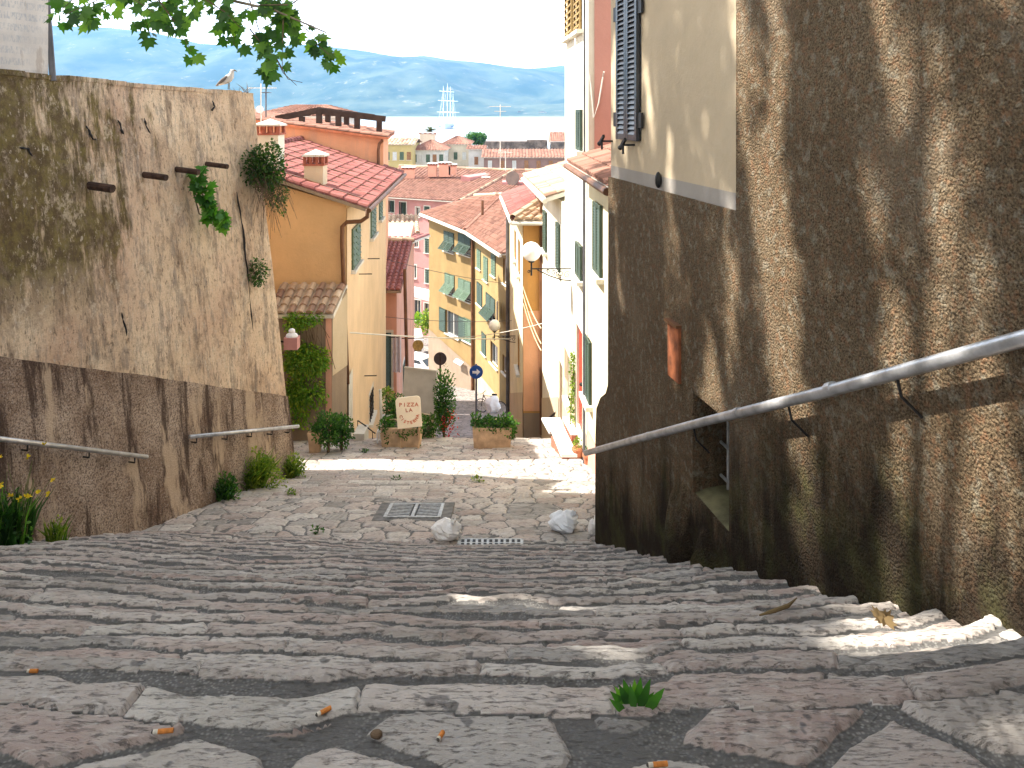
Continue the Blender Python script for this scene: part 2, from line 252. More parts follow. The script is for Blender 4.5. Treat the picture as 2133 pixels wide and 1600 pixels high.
# ================================================================ mesh building
ORG = {}
class MB:
    def __init__(s): s.v = []; s.f = []; s.r = []; s.mi = []; s.cur = random.random(); s.m = 0
    def add(s, vs, fs, r=None):
        o = len(s.v); s.v += [tuple(p) for p in vs]; r = s.cur if r is None else r
        for f in fs: s.f.append(tuple(i+o for i in f)); s.r.append(r); s.mi.append(s.m)
    def box(s, x0, x1, y0, y1, z0, z1): s.boxo(V(((x0+x1)/2, (y0+y1)/2, (z0+z1)/2)), V((1, 0, 0)), V((0, 1, 0)), V((0, 0, 1)), (x1-x0)/2, (y1-y0)/2, (z1-z0)/2)
    def boxo(s, c, a, b, n, ha, hb, hn, r=None):
        vs = [c+a*(i*ha)+b*(j*hb)+n*(k*hn) for k in (-1, 1) for j in (-1, 1) for i in (-1, 1)]
        s.add(vs, [(0, 2, 3, 1), (4, 5, 7, 6), (0, 1, 5, 4), (2, 6, 7, 3), (0, 4, 6, 2), (1, 3, 7, 5)], r)
    def bar(s, p, q, w, h=None, up=V((0, 0, 1))):
        p = V(p); q = V(q); h = h or w; d = (q-p); L = d.length
        if L < 1e-6: return
        d /= L; a = d.cross(up)
        if a.length < 1e-3: a = d.cross(V((1, 0, 0)))
        a.normalize(); b = a.cross(d); s.boxo((p+q)/2, d, a, b, L/2, w/2, h/2)
    def tube(s, pts, r, n=8, cap=True, rr=None):
        pts = [V(p) for p in pts]; rs = r if isinstance(r, (list, tuple)) else [r]*len(pts); o = []; prev = None
        for i, p in enumerate(pts):
            d = (pts[min(i+1, len(pts)-1)]-pts[max(i-1, 0)]).normalized()
            if prev is None: a = d.cross(V((0, 0, 1)) if abs(d.z) < .9 else V((1, 0, 0))).normalized()
            else: a = (prev-d*prev.dot(d)).normalized()
            prev = a; b = d.cross(a)
            o += [p+(a*math.cos(t)+b*math.sin(t))*rs[i] for t in [2*math.pi*k/n for k in range(n)]]
        fs = [(i*n+k, i*n+(k+1) % n, (i+1)*n+(k+1) % n, (i+1)*n+k) for i in range(len(pts)-1) for k in range(n)]
        if cap: fs += [tuple(range(n))[::-1], tuple((len(pts)-1)*n+k for k in range(n))]
        s.add(o, fs, rr)
    def sphere(s, c, rx, ry=None, rz=None, nu=16, nv=10, fn=None):
        ry = ry or rx; rz = rz or rx; c = V(c); vs = [c+V((0, 0, rz))]
        for j in range(1, nv):
            t = math.pi*j/nv
            for i in range(nu):
                f = 2*math.pi*i/nu; vs.append(c+V((rx*math.sin(t)*math.cos(f), ry*math.sin(t)*math.sin(f), rz*math.cos(t))))
        vs.append(c-V((0, 0, rz)))
        if fn: vs = [fn(p) for p in vs]
        fs = [(0, 1+i, 1+(i+1) % nu) for i in range(nu)]
        for j in range(nv-2):
            for i in range(nu): fs.append((1+j*nu+i, 1+(j+1)*nu+i, 1+(j+1)*nu+(i+1) % nu, 1+j*nu+(i+1) % nu))
        L = len(vs)-1; fs += [(L, 1+(nv-2)*nu+(i+1) % nu, 1+(nv-2)*nu+i) for i in range(nu)]
        s.add(vs, fs)
    def prism(s, poly, ext):     # planar 3d polygon extruded by vector ext
        n = len(poly); poly = [V(p) for p in poly]; ext = V(ext)
        s.add(poly+[p+ext for p in poly], [tuple(range(n)), tuple(range(2*n-1, n-1, -1))]+[(i, (i+1) % n, n+(i+1) % n, n+i) for i in range(n)])
    def disc(s, c, nrm, r, th, n=20):
        nrm = V(nrm).normalized(); a = nrm.cross(V((0, 0, 1)) if abs(nrm.z) < .9 else V((1, 0, 0))).normalized(); b = nrm.cross(a)
        s.prism([V(c)+(a*math.cos(2*math.pi*k/n)+b*math.sin(2*math.pi*k/n))*r for k in range(n)], nrm*th)
    def build(s, name, mat, parent=None, smooth=False, **kw):
        me = bpy.data.meshes.new(name)
        if parent is not None: org = ORG[parent.name]
        elif 'org' in kw: org = V(kw.pop('org'))
        else:
            a = np.array(s.v); org = V(((a[:, 0].min()+a[:, 0].max())/2, (a[:, 1].min()+a[:, 1].max())/2, a[:, 2].min()))
        me.from_pydata([(p[0]-org.x, p[1]-org.y, p[2]-org.z) for p in s.v], [], s.f)
        for mm in (mat if isinstance(mat, list) else [mat]): me.materials.append(mm)
        if isinstance(mat, list): me.polygons.foreach_set('material_index', s.mi)
        at = me.attributes.new('rnd', 'FLOAT', 'FACE'); at.data.foreach_set('value', s.r)
        if smooth: me.polygons.foreach_set('use_smooth', [True]*len(me.polygons))
        me.update()
        o = bpy.data.objects.new(name, me); COL.objects.link(o)
        if parent is not None: o.parent = parent
        else: o.location = org
        ORG[o.name] = org; tag(o, **kw); return o
def tag(o, label=None, cat=None, group=None, kind=None):
    if label: o['label'] = label
    if cat: o['category'] = cat
    if group: o['group'] = group
    if kind: o['kind'] = kind
def thing(name, loc, label, cat, group=None):
    o = bpy.data.objects.new(name, None); COL.objects.link(o); o.location = loc; o.empty_display_size = .1
    ORG[o.name] = V(loc); tag(o, label, cat, group); return o
def P(u, v, Y): return V(((u-CU)/F*Y, Y, (H-v)/F*Y))

# ---- vertical wall planes
class Wall:
    def __init__(s, p0, p1, toward=(0, 0)):
        s.p0 = V((*p0, 0)); s.p1 = V((*p1, 0)); s.d = (s.p1-s.p0); s.L = s.d.length; s.d.normalize()
        s.n = V((s.d.y, -s.d.x, 0))
        if (V((*toward, 0))-s.p0).dot(s.n) < 0: s.n = -s.n
    def pt(s, a, z, d=0): p = s.p0+s.d*a+s.n*d; return V((p.x, p.y, z))
    def px(s, u, v, d=0):
        k = (u-CU)/F; q = s.p0+s.n*d
        # q.x + a d.x = k (q.y + a d.y)
        a = (k*q.y-q.x)/(s.d.x-k*s.d.y); y = q.y+a*s.d.y
        return a, (H-v)/F*y
    def rect(s, u0, u1, v0, v1, vmid=True):
        a0, _ = s.px(u0, v0); a1, _ = s.px(u1, v0); um = (u0+u1)/2
        _, z1 = s.px(um, v0); _, z0 = s.px(um, v1)
        return (min(a0, a1), max(a0, a1), z0, z1)
def wall_face(mb, W, s0, s1, zb, zt, holes=(), depth=.18):
    zb = zb if isinstance(zb, tuple) else (zb, zb); zt = zt if isinstance(zt, tuple) else (zt, zt)
    S = sorted({s0, s1, *[x for h in holes for x in h[:2]]}); S = [x for x in S if s0 <= x <= s1]
    Z = sorted({x for h in holes for x in h[2:4]})
    fb = lambda a: zb[0]+(zb[1]-zb[0])*(a-s0)/(s1-s0); ft = lambda a: zt[0]+(zt[1]-zt[0])*(a-s0)/(s1-s0)
    for i in range(len(S)-1):
        a, b = S[i], S[i+1]
        if b-a < 1e-5: continue
        rows = [None]+Z+['t']
        for j in range(len(rows)-1):
            lo = (fb(a), fb(b)) if rows[j] is None else (rows[j], rows[j]); hi = (ft(a), ft(b)) if rows[j+1] == 't' else (rows[j+1], rows[j+1])
            cs = (a+b)/2; cz = (lo[0]+hi[0])/2
            if any(h[0] <= cs <= h[1] and h[2] <= cz <= h[3] for h in holes): continue
            mb.add([W.pt(a, lo[0]), W.pt(b, lo[1]), W.pt(b, hi[1]), W.pt(a, hi[0])], [(0, 1, 2, 3)])
    for h in holes:
        c = [(h[0], h[2]), (h[1], h[2]), (h[1], h[3]), (h[0], h[3])]
        for k in range(4):
            p, q = c[k], c[(k+1) % 4]; mb.add([W.pt(*p), W.pt(*q), W.pt(*q, -depth), W.pt(*p, -depth)], [(0, 1, 2, 3)])
def leaf(mb, O, a, b, c, w, h, nsl, th=.035, fr=.06):
    # louvred shutter leaf. O top corner, a across, b down, c outward
    m = O+a*w/2+b*h/2
    for k in (fr/2, w-fr/2): mb.boxo(O+a*k+b*h/2, a, b, c, fr/2, h/2, th/2)
    for k in (fr/2, h-fr/2): mb.boxo(O+a*w/2+b*k, a, b, c, w/2-fr, fr/2, th/2-.002)
    st = (h-2*fr)/nsl; tl = (c*.55+b).normalized(); tn = a.cross(tl)
    for i in range(nsl): mb.boxo(O+a*w/2+b*(fr+st*(i+.5)), a, tl, tn, w/2-fr, st*.62, .005)
def window(parent, W, h, style='closed', sm='green', trim='trim', nsl=None, sill=True, bars=False, label=None):
    s0, s1, z0, z1 = h; w = s1-s0; hh = z1-z0; D = V((0, 0, -1)); nsl = nsl or max(5, int(hh/.13))
    f = MB(); t = .05
    for a0, a1, b0, b1 in ((s0, s0+t, z0, z1), (s1-t, s1, z0, z1), (s0+t, s1-t, z0, z0+t), (s0+t, s1-t, z1-t, z1), ((s0+s1)/2-t/2, (s0+s1)/2+t/2, z0+t, z1-t)):
        f.boxo(W.pt((a0+a1)/2, (b0+b1)/2, -.13), W.d, V((0, 0, 1)), W.n, (a1-a0)/2, (b1-b0)/2, .02)
    if trim:
        e = .09
        for a0, a1, b0, b1 in ((s0-e, s0, z0, z1+e), (s1, s1+e, z0, z1+e), (s0, s1, z1, z1+e)):
            f.boxo(W.pt((a0+a1)/2, (b0+b1)/2, .008), W.d, V((0, 0, 1)), W.n, (a1-a0)/2, (b1-b0)/2, .012)
    fo = f.build('window', MT['whitep'] if not trim else MT[trim], parent, label=label)
    g = MB(); g.boxo(W.pt((s0+s1)/2, (z0+z1)/2, -.15), W.d, V((0, 0, 1)), W.n, w/2, hh/2, .006); g.build('pane', MT['glass'], fo)
    if sill: g = MB(); g.boxo(W.pt((s0+s1)/2, z0-.035, .05), W.d, V((0, 0, 1)), W.n, w/2+.1, .035, .07); g.build('sill', MT['trim'], fo)
    if bars:
        g = MB()
        for k in range(4): g.bar(W.pt(s0+w*(k+.5)/4, z0, .03), W.pt(s0+w*(k+.5)/4, z1, .03), .02)
        for k in range(4): g.bar(W.pt(s0, z0+hh*(k+.5)/4, .03), W.pt(s1, z0+hh*(k+.5)/4, .03), .02)
        g.build('grille', MT['black'], fo)
    if style == 'none': return fo
    for side in (0, 1):
        g = MB(); lw = w/2-.006; a = W.d
        if style == 'closed': leaf(g, W.pt(s0+.003 if side == 0 else (s0+s1)/2+.003, z1, .035), a, D, W.n, lw, hh, nsl)
        elif style == 'open':
            leaf(g, W.pt(s0-lw-.02 if side == 0 else s1+.02, z1, .045), a, D, W.n, lw, hh, nsl)
        elif style == 'ajar':
            an = math.radians(62); av = (a*math.cos(an) if side == 0 else -a*math.cos(an))+W.n*math.sin(an)
            leaf(g, W.pt(s0 if side == 0 else s1, z1, .03), av.normalized(), D, (W.n*math.cos(an)-(a if side == 0 else -a)*math.sin(an)), lw, hh, nsl)
        elif style == 'tilt':
            O = W.pt(s0+.003 if side == 0 else (s0+s1)/2+.003, z1, .035); hu = hh*.5
            leaf(g, O, a, D, W.n, lw, hu, max(3, nsl//2))
            an = math.radians(42); b = (D*math.cos(an)+W.n*math.sin(an)); c = W.n*math.cos(an)-D*math.sin(an)
            leaf(g, O+D*(hu+.01), a, b, c, lw, hh*.5, max(3, nsl//2))
        g.build('shutter', MT[sm], fo)
    return fo
def building(name, loc, label, cat, foot, zb, zt, mat, holes=None, group=None, wallname='wall'):
    T = thing(name, loc, label, cat, group); mb = MB(); n = len(foot); Ws = []
    cx = sum(p[0] for p in foot)/n; cy = sum(p[1] for p in foot)/n
    for i in range(n):
        p, q = foot[i], foot[(i+1) % n]; W = Wall(p, q); mid = (W.p0+W.p1)/2
        if (V((cx, cy, 0))-mid).dot(W.n) > 0: W.n = -W.n
        Ws.append(W)
        t = zt if not isinstance(zt, (list, tuple)) else (zt[i], zt[(i+1) % n])
        b = zb if not isinstance(zb, (list, tuple)) else (zb[i], zb[(i+1) % n])
        hs = [h for h in (holes or {}).get(i, [])]
        hs = [W.rect(*h[:4]) if len(h) > 4 and h[4] == 'px' else h for h in hs]
        W.holes = hs; wall_face(mb, W, 0, W.L, b, t, hs)
    zz = zt if isinstance(zt, (list, tuple)) else [zt]*n
    mb.add([V((*foot[i], zz[i]-.01)) for i in range(n)], [tuple(range(n))])
    mb.build(wallname, MT[mat], T); return T, Ws
def tiles(parent, E0, E1, R1, R0, mat='tile_r', w=.21, l=.40, name='roof', slab=.09, h=.05, soff='trim', smat=True):
    E0, E1, R1, R0 = map(V, (E0, E1, R1, R0)); nn = (E1-E0).cross(R0-E0)
    if nn.z < 0: nn = -nn
    nn.normalize(); nu = max(1, round((E1-E0).length/w)); nv = max(1, round(max((R0-E0).length, (R1-E1).length)/l))
    mb = MB(); seg = 4
    B = lambda a, t: (E0*(1-a)+E1*a)*(1-t)+(R0*(1-a)+R1*a)*t
    for i in range(nu):
        for j in range(nv):
            a0 = i/nu; a1 = (i+1)/nu; am = (a0+a1)/2; hw = (a1-a0)*.36
            t0 = max(0, j/nv-.02); t1 = min(1, (j+1)/nv+.04); rr = random.random(); jt = random.uniform(-.006, .006)
            vs = []
            for t, lift, ww in ((t0, .028+jt, 1.12), (t1, .0, .9)):
                for k in range(seg+1):
                    ph = math.pi*k/seg; vs.append(B(am-hw*ww*math.cos(ph), t)+nn*(lift+math.sin(ph)*h*ww+.012))
            fs = [(k, k+1, seg+2+k, seg+1+k) for k in range(seg)]+[tuple(range(seg+1))]
            mb.add(vs, fs, rr)
            # channel tile
            c0, c1 = B(a0, t0), B(a1, t0); c2, c3 = B(a1, t1), B(a0, t1)
            mb.add([c0+nn*.016, c1+nn*.016, c2+nn*.002, c3+nn*.002], [(0, 1, 2, 3)], rr*.5+.2)
    o = mb.build(name, MT[mat], parent)
    s = MB(); K = 6
    for dz, flip in ((0, 0), (slab, 1)): s.add([B(a/K, t/K)-nn*dz for t in range(K+1) for a in range(K+1)], [(j*(K+1)+i, j*(K+1)+i+1, (j+1)*(K+1)+i+1, (j+1)*(K+1)+i) for j in range(K) for i in range(K)])
    for c in (((0, 0), (1, 0)), ((1, 0), (1, 1)), ((1, 1), (0, 1)), ((0, 1), (0, 0))):
        p_, q_ = B(*c[0]), B(*c[1]); s.add([p_, q_, q_-nn*slab, p_-nn*slab], [(0, 1, 2, 3)])
    s.build('eave_board', MT[soff], o)
    return o
def ridge_caps(parent, A, B_, mat, r=.1, l=.42):
    A = V(A); B_ = V(B_); n = max(1, int((B_-A).length/l)); mb = MB()
    for i in range(n):
        p = A.lerp(B_, i/n); q = A.lerp(B_, (i+1.08)/n); mb.tube([p, q], [r*1.12, r*.92], 8, False, random.random())
    return mb.build('ridge', MT[mat], parent)
def chimney(parent, c, w, d, h, wallm='cream', capm='tile_o', nholes=3):
    c = V(c); mb = MB(); mb.box(c.x-w/2, c.x+w/2, c.y-d/2, c.y+d/2, c.z, c.z+h); ch = mb.build('chimney', MT[wallm], parent)
    z = c.z+h; k = MB()
    k.box(c.x-w*.56, c.x+w*.56, c.y-d*.56, c.y+d*.56, z+.001, z+.04)
    for ix in range(4):
        for iy in (-1, 1):
            x = c.x-w*.48+ix*w*.32; k.box(x-w*.07, x+w*.07, c.y+iy*d*.42-.04, c.y+iy*d*.42+.04, z+.04, z+.2)
    k.build('vent_bricks', MT['brick'], ch)
    k = MB(); k.box(c.x-w*.6, c.x+w*.6, c.y-d*.6, c.y+d*.6, z+.2, z+.24)
    k.add([(c.x-w*.58, c.y-d*.58, z+.24), (c.x+w*.58, c.y-d*.58, z+.24), (c.x+w*.58, c.y+d*.58, z+.24), (c.x-w*.58, c.y+d*.58, z+.24), (c.x, c.y, z+.36)], [(0, 1, 4), (1, 2, 4), (2, 3, 4), (3, 0, 4)])
    k.build('cap', MT['trim'], ch); return ch

# ================================================================ terrain profile
CS, MS, TS = .643, .461, .36           # nosing line: z = -(CS + MS*y); tread length TS
LP = [(9.4, -4.976), (11.25, -5.36), (13.5, -5.91), (16, -6.54), (17, -6.83), (17.05, -6.98), (27, -10.85), (45, -16.4), (56, -19.0), (66, -20.9), (80, -21.9), (130, -23.0), (230, -24.2)]
def gz(y): return np.interp(y, [p[0] for p in LP], [p[1] for p in LP]) if y >= 9.4 else -(CS+MS*y)
def hsh(ix, iy, seed): 
    h = (ix.astype(np.int64)*374761393+iy.astype(np.int64)*668265263+seed*1274126177) & 0x7fffffff
    h = ((h ^ (h >> 13))*1274126177) & 0x7fffffff; h = (h ^ (h >> 16)); h = (h*2246822519) & 0x7fffffff
    return ((h ^ (h >> 15)) & 0xffffff)/float(0xffffff)
def vn(x, y, seed=0):
    ix = np.floor(x); iy = np.floor(y); fx = x-ix; fy = y-iy; fx = fx*fx*(3-2*fx); fy = fy*fy*(3-2*fy)
    a = hsh(ix, iy, seed); b = hsh(ix+1, iy, seed); c = hsh(ix, iy+1, seed); d = hsh(ix+1, iy+1, seed)
    return (a*(1-fx)+b*fx)*(1-fy)+(c*(1-fx)+d*fx)*fy
def fbm(x, y, seed=0, o=4): return sum(vn(x*2**k, y*2**k, seed+k)*.5**k for k in range(o))/sum(.5**k for k in range(o))
def ss(a, b, x): t = np.clip((x-a)/(b-a), 0, 1); return t*t*(3-2*t)
def cells1(u, L, row, seed):
    """jittered 1-d stones: returns id, distance to the nearest joint"""
    c = np.floor(u/L); best = None
    e = lambda k: (k+(hsh(k, row, seed)-.5)*.75)*L
    k = np.where(u < e(c), c-1, np.where(u >= e(c+1), c+1, c))
    return k, np.minimum(u-e(k), e(k+1)-u)
def paving(x, y):
    """height and tint of the paved steps and landings"""
    wx = x+(fbm(x*5, y*5, 11, 3)-.5)*.10; wy = y+(fbm(x*4, y*4, 12, 3)-.5)*.06
    bow = .045*np.clip(x-.2, -4, 4)**2*np.where(x > .2, 1.3, .35)
    yy = y-bow+(fbm(x*1.3, y*.8, 3, 3)-.5)*.13+(fbm(x*6, y*1.5, 5, 4)-.5)*.06+(hsh(np.floor((x+np.floor(y*2.8)*.37)/.41), np.floor(y*2.8), 6)-.5)*.022
    k = np.floor((9.4-yy)/TS); Yn = 9.4-k*TS; a = Yn-yy              # a: distance back from the nosing
    st = yy < 9.4; YL = 9.4-19*TS; ld = (yy < YL) & (y > .9)                # broad tread under the viewpoint
    k = np.where(ld, 19, k); Yn = np.where(ld, YL, Yn); a = Yn-yy
    z = -(CS+MS*Yn)+np.where(ld, .02, .05)*a
    # two stone rows on every tread
    dk = np.where((yy < 9.4-19*TS), .13, TS*.74*CS/(CS+MS*Yn)*(1+(vn(x*1.2, k*3.1, 21)-.5)*.5)+.012)
    gp0 = .016+.020*vn(x*2.3, k*5.7, 23); r0 = a < dk; aw = a+(fbm(x*6, y*6, 31, 3)-.5)*.022
    i0, d0 = cells1(wx+k*.37, .80, k, 41); e0 = np.minimum(d0, np.minimum(aw+.004, dk-aw))
    i1, d1 = cells1(wx+(aw-.3)*.35*(hsh(k, k, 9)-.5)*4+k*.21, .62, k, 43); e1 = np.minimum(d1, np.minimum(aw-dk-gp0, TS-.01-aw))
    eS = np.where(r0, e0-.002, e1-.006); idS = np.where(r0, i0*7+k*131, i1*11+k*57+5)
    Lb = .46; bx_ = wx/(Lb*1.25); by_ = (wy-.1)/(Lb*.8); cx = np.floor(bx_); cy = np.floor(by_); B1 = np.full(x.shape, 9.); B2 = np.full(x.shape, 9.); ib = np.zeros(x.shape)
    for dx in (-1, 0, 1):
        for dy in (-1, 0, 1):
            gx = cx+dx; gy = cy+dy; d = np.hypot(bx_-(gx+.5+(hsh(gx, gy, 151)-.5)*.8), by_-(gy+.5+(hsh(gx, gy, 152)-.5)*.8)); nid = gx*13+gy*71; new = d < B1
            B2 = np.where(new, B1, np.minimum(B2, d)); ib = np.where(new, nid, ib); B1 = np.where(new, d, B1)
    eb = (B2-B1)*Lb*.5-.024+(hsh(np.floor(ib), np.floor(ib*.5), 33) < .2)*-.05
    fl_ = ld & (a > .15)
    miss = (~r0) & (hsh(i1, k, 77) < .26); eS = np.where(miss, -.05, eS); eS = np.where(fl_, eb, eS); idS = np.where(fl_, ib, idS)
    # landings: irregular polygons
    L = .27; qx = wx/ (L*1.15); qy = (wy)/L
    cx = np.floor(qx); cy = np.floor(qy); F1 = np.full(x.shape, 9.); F2 = np.full(x.shape, 9.); id1 = np.zeros(x.shape)
    for dx in (-1, 0, 1):
        for dy in (-1, 0, 1):
            gx = cx+dx; gy = cy+dy; px = gx+.5+(hsh(gx, gy, 51)-.5)*.8; py = gy+.5+(hsh(gx, gy, 52)-.5)*.8
            d = np.hypot(qx-px, qy-py); nid = gx*17+gy*91; new = d < F1
            F2 = np.where(new, F1, np.minimum(F2, d)); id1 = np.where(new, nid, id1); F1 = np.where(new, d, F1)
    eL = (F2-F1)*L*.5-.0095
    zl = np.interp(y, [p[0] for p in LP], [p[1] for p in LP])
    # shallow ribbed steps on the left part of the lower landing
    t2 = .2; kk = np.floor((y+(fbm(x*2, y, 8, 2)-.5)*.06)/t2); a2 = (kk+1)*t2-y; rib = ss(11.2, 11.35, y)*(1-ss(13.9, 14.1, y))*(1-ss(-1.2, -.8, x+(y-12)*.1))
    zl = zl+rib*(a2-.1)*-.0+rib*(.235*(a2/t2-.5)*-.16)
    i2, d2 = cells1(wx+kk*.4, .45, kk, 61); e2 = np.minimum(d2, np.minimum(a2-.004, t2-.03-a2))-.006
    eL = np.where(rib > .5, e2, eL); id1 = np.where(rib > .5, i2*3+kk*19, id1)
    zl = zl+(fbm(x*.8, y*.8, 91, 2)-.5)*.05
    e = np.where(st, eS, eL); sid = np.where(st, idS, id1); z = np.where(st, z, zl)
    rnd = hsh(np.floor(sid), np.floor(sid*.5), 5); rn2 = hsh(np.floor(sid), np.floor(sid*.25), 15)
    lift = np.clip(e, -.02, .03); dome = ss(-.003, .012, e)
    z = z+dome*(.012+(rnd-.5)*.012)+(fbm(x*30, y*60, 71, 4)-.5)*.008*dome+(fbm(x*9, y*9, 72, 3)-.5)*.006-.006*(1-dome)
    # worn, chipped leading edge of each nosing
    z = z-np.where(st, ss(.035, .0, a)*(.012+.03*(fbm(x*6, k*2., 81, 2)-.35)), 0)
    mort = 1-ss(-.006, .006, e)
    groove = (hsh(np.floor(sid), np.floor(sid*.5), 25) > .93)*1.0
    return z, rnd, mort, groove, rn2
def height(x, y):
    z, *_ = paving(np.array([float(x)]), np.array([float(y)])); return float(z[0])
def grid_mesh(name, ys, xl, xr, nx, mat, **kw):
    t = np.linspace(0, 1, nx); Y = np.repeat(ys[:, None], nx, 1); X = xl(ys)[:, None]*(1-t)+xr(ys)[:, None]*t
    Z, r, m, g, r2 = paving(X.ravel(), Y.ravel()); ny = len(ys)
    co = np.stack([X.ravel(), Y.ravel(), Z], 1).astype(np.float32)
    i = np.arange(ny-1)[:, None]*nx+np.arange(nx-1)[None]; q = np.stack([i, i+1, i+nx+1, i+nx], -1).reshape(-1, 4).astype(np.int32)
    me = bpy.data.meshes.new(name); me.vertices.add(len(co)); me.vertices.foreach_set('co', co.ravel())
    me.loops.add(q.size); me.loops.foreach_set('vertex_index', q.ravel()); me.polygons.add(len(q))
    me.polygons.foreach_set('loop_start', np.arange(0, q.size, 4, dtype=np.int32)); me.polygons.foreach_set('use_smooth', np.ones(len(q), bool))
    me.update(calc_edges=True); me.materials.append(mat)
    at = me.attributes.new('tint', 'FLOAT_COLOR', 'POINT'); at.data.foreach_set('color', np.stack([r, m, g, r2], 1).astype(np.float32).ravel())
    o = bpy.data.objects.new(name, me); COL.objects.link(o); tag(o, **kw); return o
ys = [1.25]
while ys[-1] < 17.0: ys.append(ys[-1]+ys[-1]*.0036)
ys[-1] = 17.02; ys = np.array(ys)
xl = lambda y: np.maximum(-6.6, -.80*y-.9); xr = lambda y: np.minimum(2.9, .70*y+.8)
grid_mesh('paved_steps', ys, xl, xr, 760, MT['stone'], kind='structure', label='worn stone steps and landing paved with pinkish grey slabs')
grid_mesh('upper_steps', np.arange(-3.5, 1.27, .022), lambda y: np.full(y.shape, -3.2), lambda y: np.full(y.shape, 3.4), 260, MT['stone'], kind='structure', label='stone steps around the viewpoint')
# street below the landing and the ground sheet
def sheet(name, xs, ys, zf, mat, **kw):
    mb = MB(); nx = len(xs); mb.add([(x, y, zf(x, y)) for y in ys for x in xs], [(j*nx+i, j*nx+i+1, (j+1)*nx+i+1, (j+1)*nx+i) for j in range(len(ys)-1) for i in range(nx-1)])
    return mb.build(name, mat, None, org=(0, 0, 0), **kw)
sheet('street', [-16, -10, -7, -5, -3, -1, 1, 2.4], [17.02, 17.05, 19, 22, 27, 32, 38, 45, 50, 56, 61, 66, 73, 80, 92], lambda x, y: float(gz(y)), MT['road'], kind='structure', label='cobbled street running down to the harbour')
gys = [-60, -20, -4, 0, 3, 6, 9.4, 11.25, 13.5, 16, 17, 27, 45, 56, 66, 80, 130, 231]
sheet('ground', [-400, -120, -40, -15, -6, 0, 6, 15, 40, 120, 400], gys, lambda x, y: float(gz(max(y, -4)))-.45-(.3 if y < 17 else 0), MT['earth'], kind='structure')
# quay edge + sea
m, n, l, b = newmat('sea_water'); q = NB(m); p = q.pos()
b.inputs['Base Color'].default_value = (.55, .60, .62, 1); b.inputs['Roughness'].default_value = .16; b.inputs['Specular IOR Level'].default_value = .9  # pale base colour stands in for sun glitter on the water
l.new(q.bump(q.noise(q.map(p, (.25, .6, 1)), .35, 6, .65), .25, .12), b.inputs['Normal'])
mb = MB(); mb.add([(-12000, 200, -26), (12000, 200, -26), (12000, 16000, -26), (-12000, 16000, -26)], [(0, 1, 2, 3)]); mb.build('sea', m, None, org=(0, 0, -26), kind='structure', label='bay with its sun glitter put into a pale colour')
mb = MB(); mb.box(-400, 400, 230.5, 232, -30, -24.3); mb.build('quay', MT['fort'], None, kind='structure')

# ---- hills across the bay
def hills(name, prof, y0, y1, seed, label, base=-26):
    us = np.linspace(-900, 2600, 150); hv = np.interp(us, [p[0] for p in prof], [p[1] for p in prof]); ny = 46
    mb = MB(); vs = []
    for j in range(ny):
        t = j/(ny-1); Y = y0+(y1-y0)*t
        for i, u in enumerate(us):
            top = (H-hv[i])/F*y1; x = (u-CU)/F*Y
            rid = float(fbm(np.array([x/520+seed]), np.array([Y/1100.+x/2400]), seed, 6)[0])-.5
            sh = (t**1.15); z = base+(top-base)*sh+rid*560*math.sin(math.pi*min(1, t*1.0))*min(1, t*3)*.62
            if j == 0: z = base-1
            vs.append((x, Y, z))
    vs2 = [((u-CU)/F*(y1+900), y1+900, base) for u in us]; vs += vs2; nx = len(us)
    mb.add(vs, [(j*nx+i, j*nx+i+1, (j+1)*nx+i+1, (j+1)*nx+i) for j in range(ny) for i in range(nx-1)])
    return mb.build(name, HM, None, smooth=True, org=(0, y0, base), kind='structure', label=label)
HM, n, l, b = newmat('hill_scrub'); q = NB(HM); p = q.pos()
c = q.mix(q.ramp(q.noise(p, .004, 8, .65), [(.4, 0.), (.6, 1.)]), (.02, .05, .03), (.09, .12, .07)); c = q.mix(q.ramp(q.noise(p, .012, 5, .7), [(.60, 0.), (.70, 1.)]), c, (.26, .25, .19))
l.new(c, b.inputs['Base Color']); b.inputs['Roughness'].default_value = 1
hills('far_hills', [(-900, 60), (600, 110), (950, 132), (1050, 142), (1110, 143), (1177, 136), (1400, 128), (2600, 150)], 6400, 7600, 3, 'more distant hill line beyond the bay')
hills('hills', [(-900, 40), (0, 44), (110, 53), (230, 58), (320, 68), (420, 92), (560, 96), (640, 92), (700, 99), (760, 106), (830, 119), (890, 116), (930, 124), (1000, 130), (1060, 139), (1177, 151), (1500, 175), (2600, 190)], 3500, 5600, 1, 'wooded hills across the bay')

# ================================================================ left retaining wall
def lbx(y): return -5.03+.317*(y-8)
def ltx(y): return -4.14+.317*(y-13.05)
def ltz(y): return .246+(13.05-y)*.036
lwall = thing('retaining_wall', (-3.9, 13, -5.8), 'tall battered plaster wall with algae stains rising left of the steps', 'wall')
def lw_pt(y, t, d=0):   # t 0 bottom .. 1 top ; y along
    zb = float(gz(y))-.35; b_ = V((lbx(y), y, zb)); T = V((ltx(y), y, ltz(y))); p = b_.lerp(T, t); return p+V((.95, -.30, .1))*d
def lw_z(y, z, d=0): zb = float(gz(y))-.35; return lw_pt(y, (z-zb)/(ltz(y)-zb), d)
def lw_px(u, v):       # pixel to (y, z) on the wall
    y = 10.
    for _ in range(30):
        z = (H-v)/F*y; p = lw_z(y, z); k = (u-CU)/F
        # solve for y so that p.x = k*y
        y += (k*y-p.x)/(.317-k)*.6
    return y, (H-v)/F*y
nS, nT = 130, 70; mb = MB(); vs = []
Yv = np.linspace(.5, 13.05, nS)
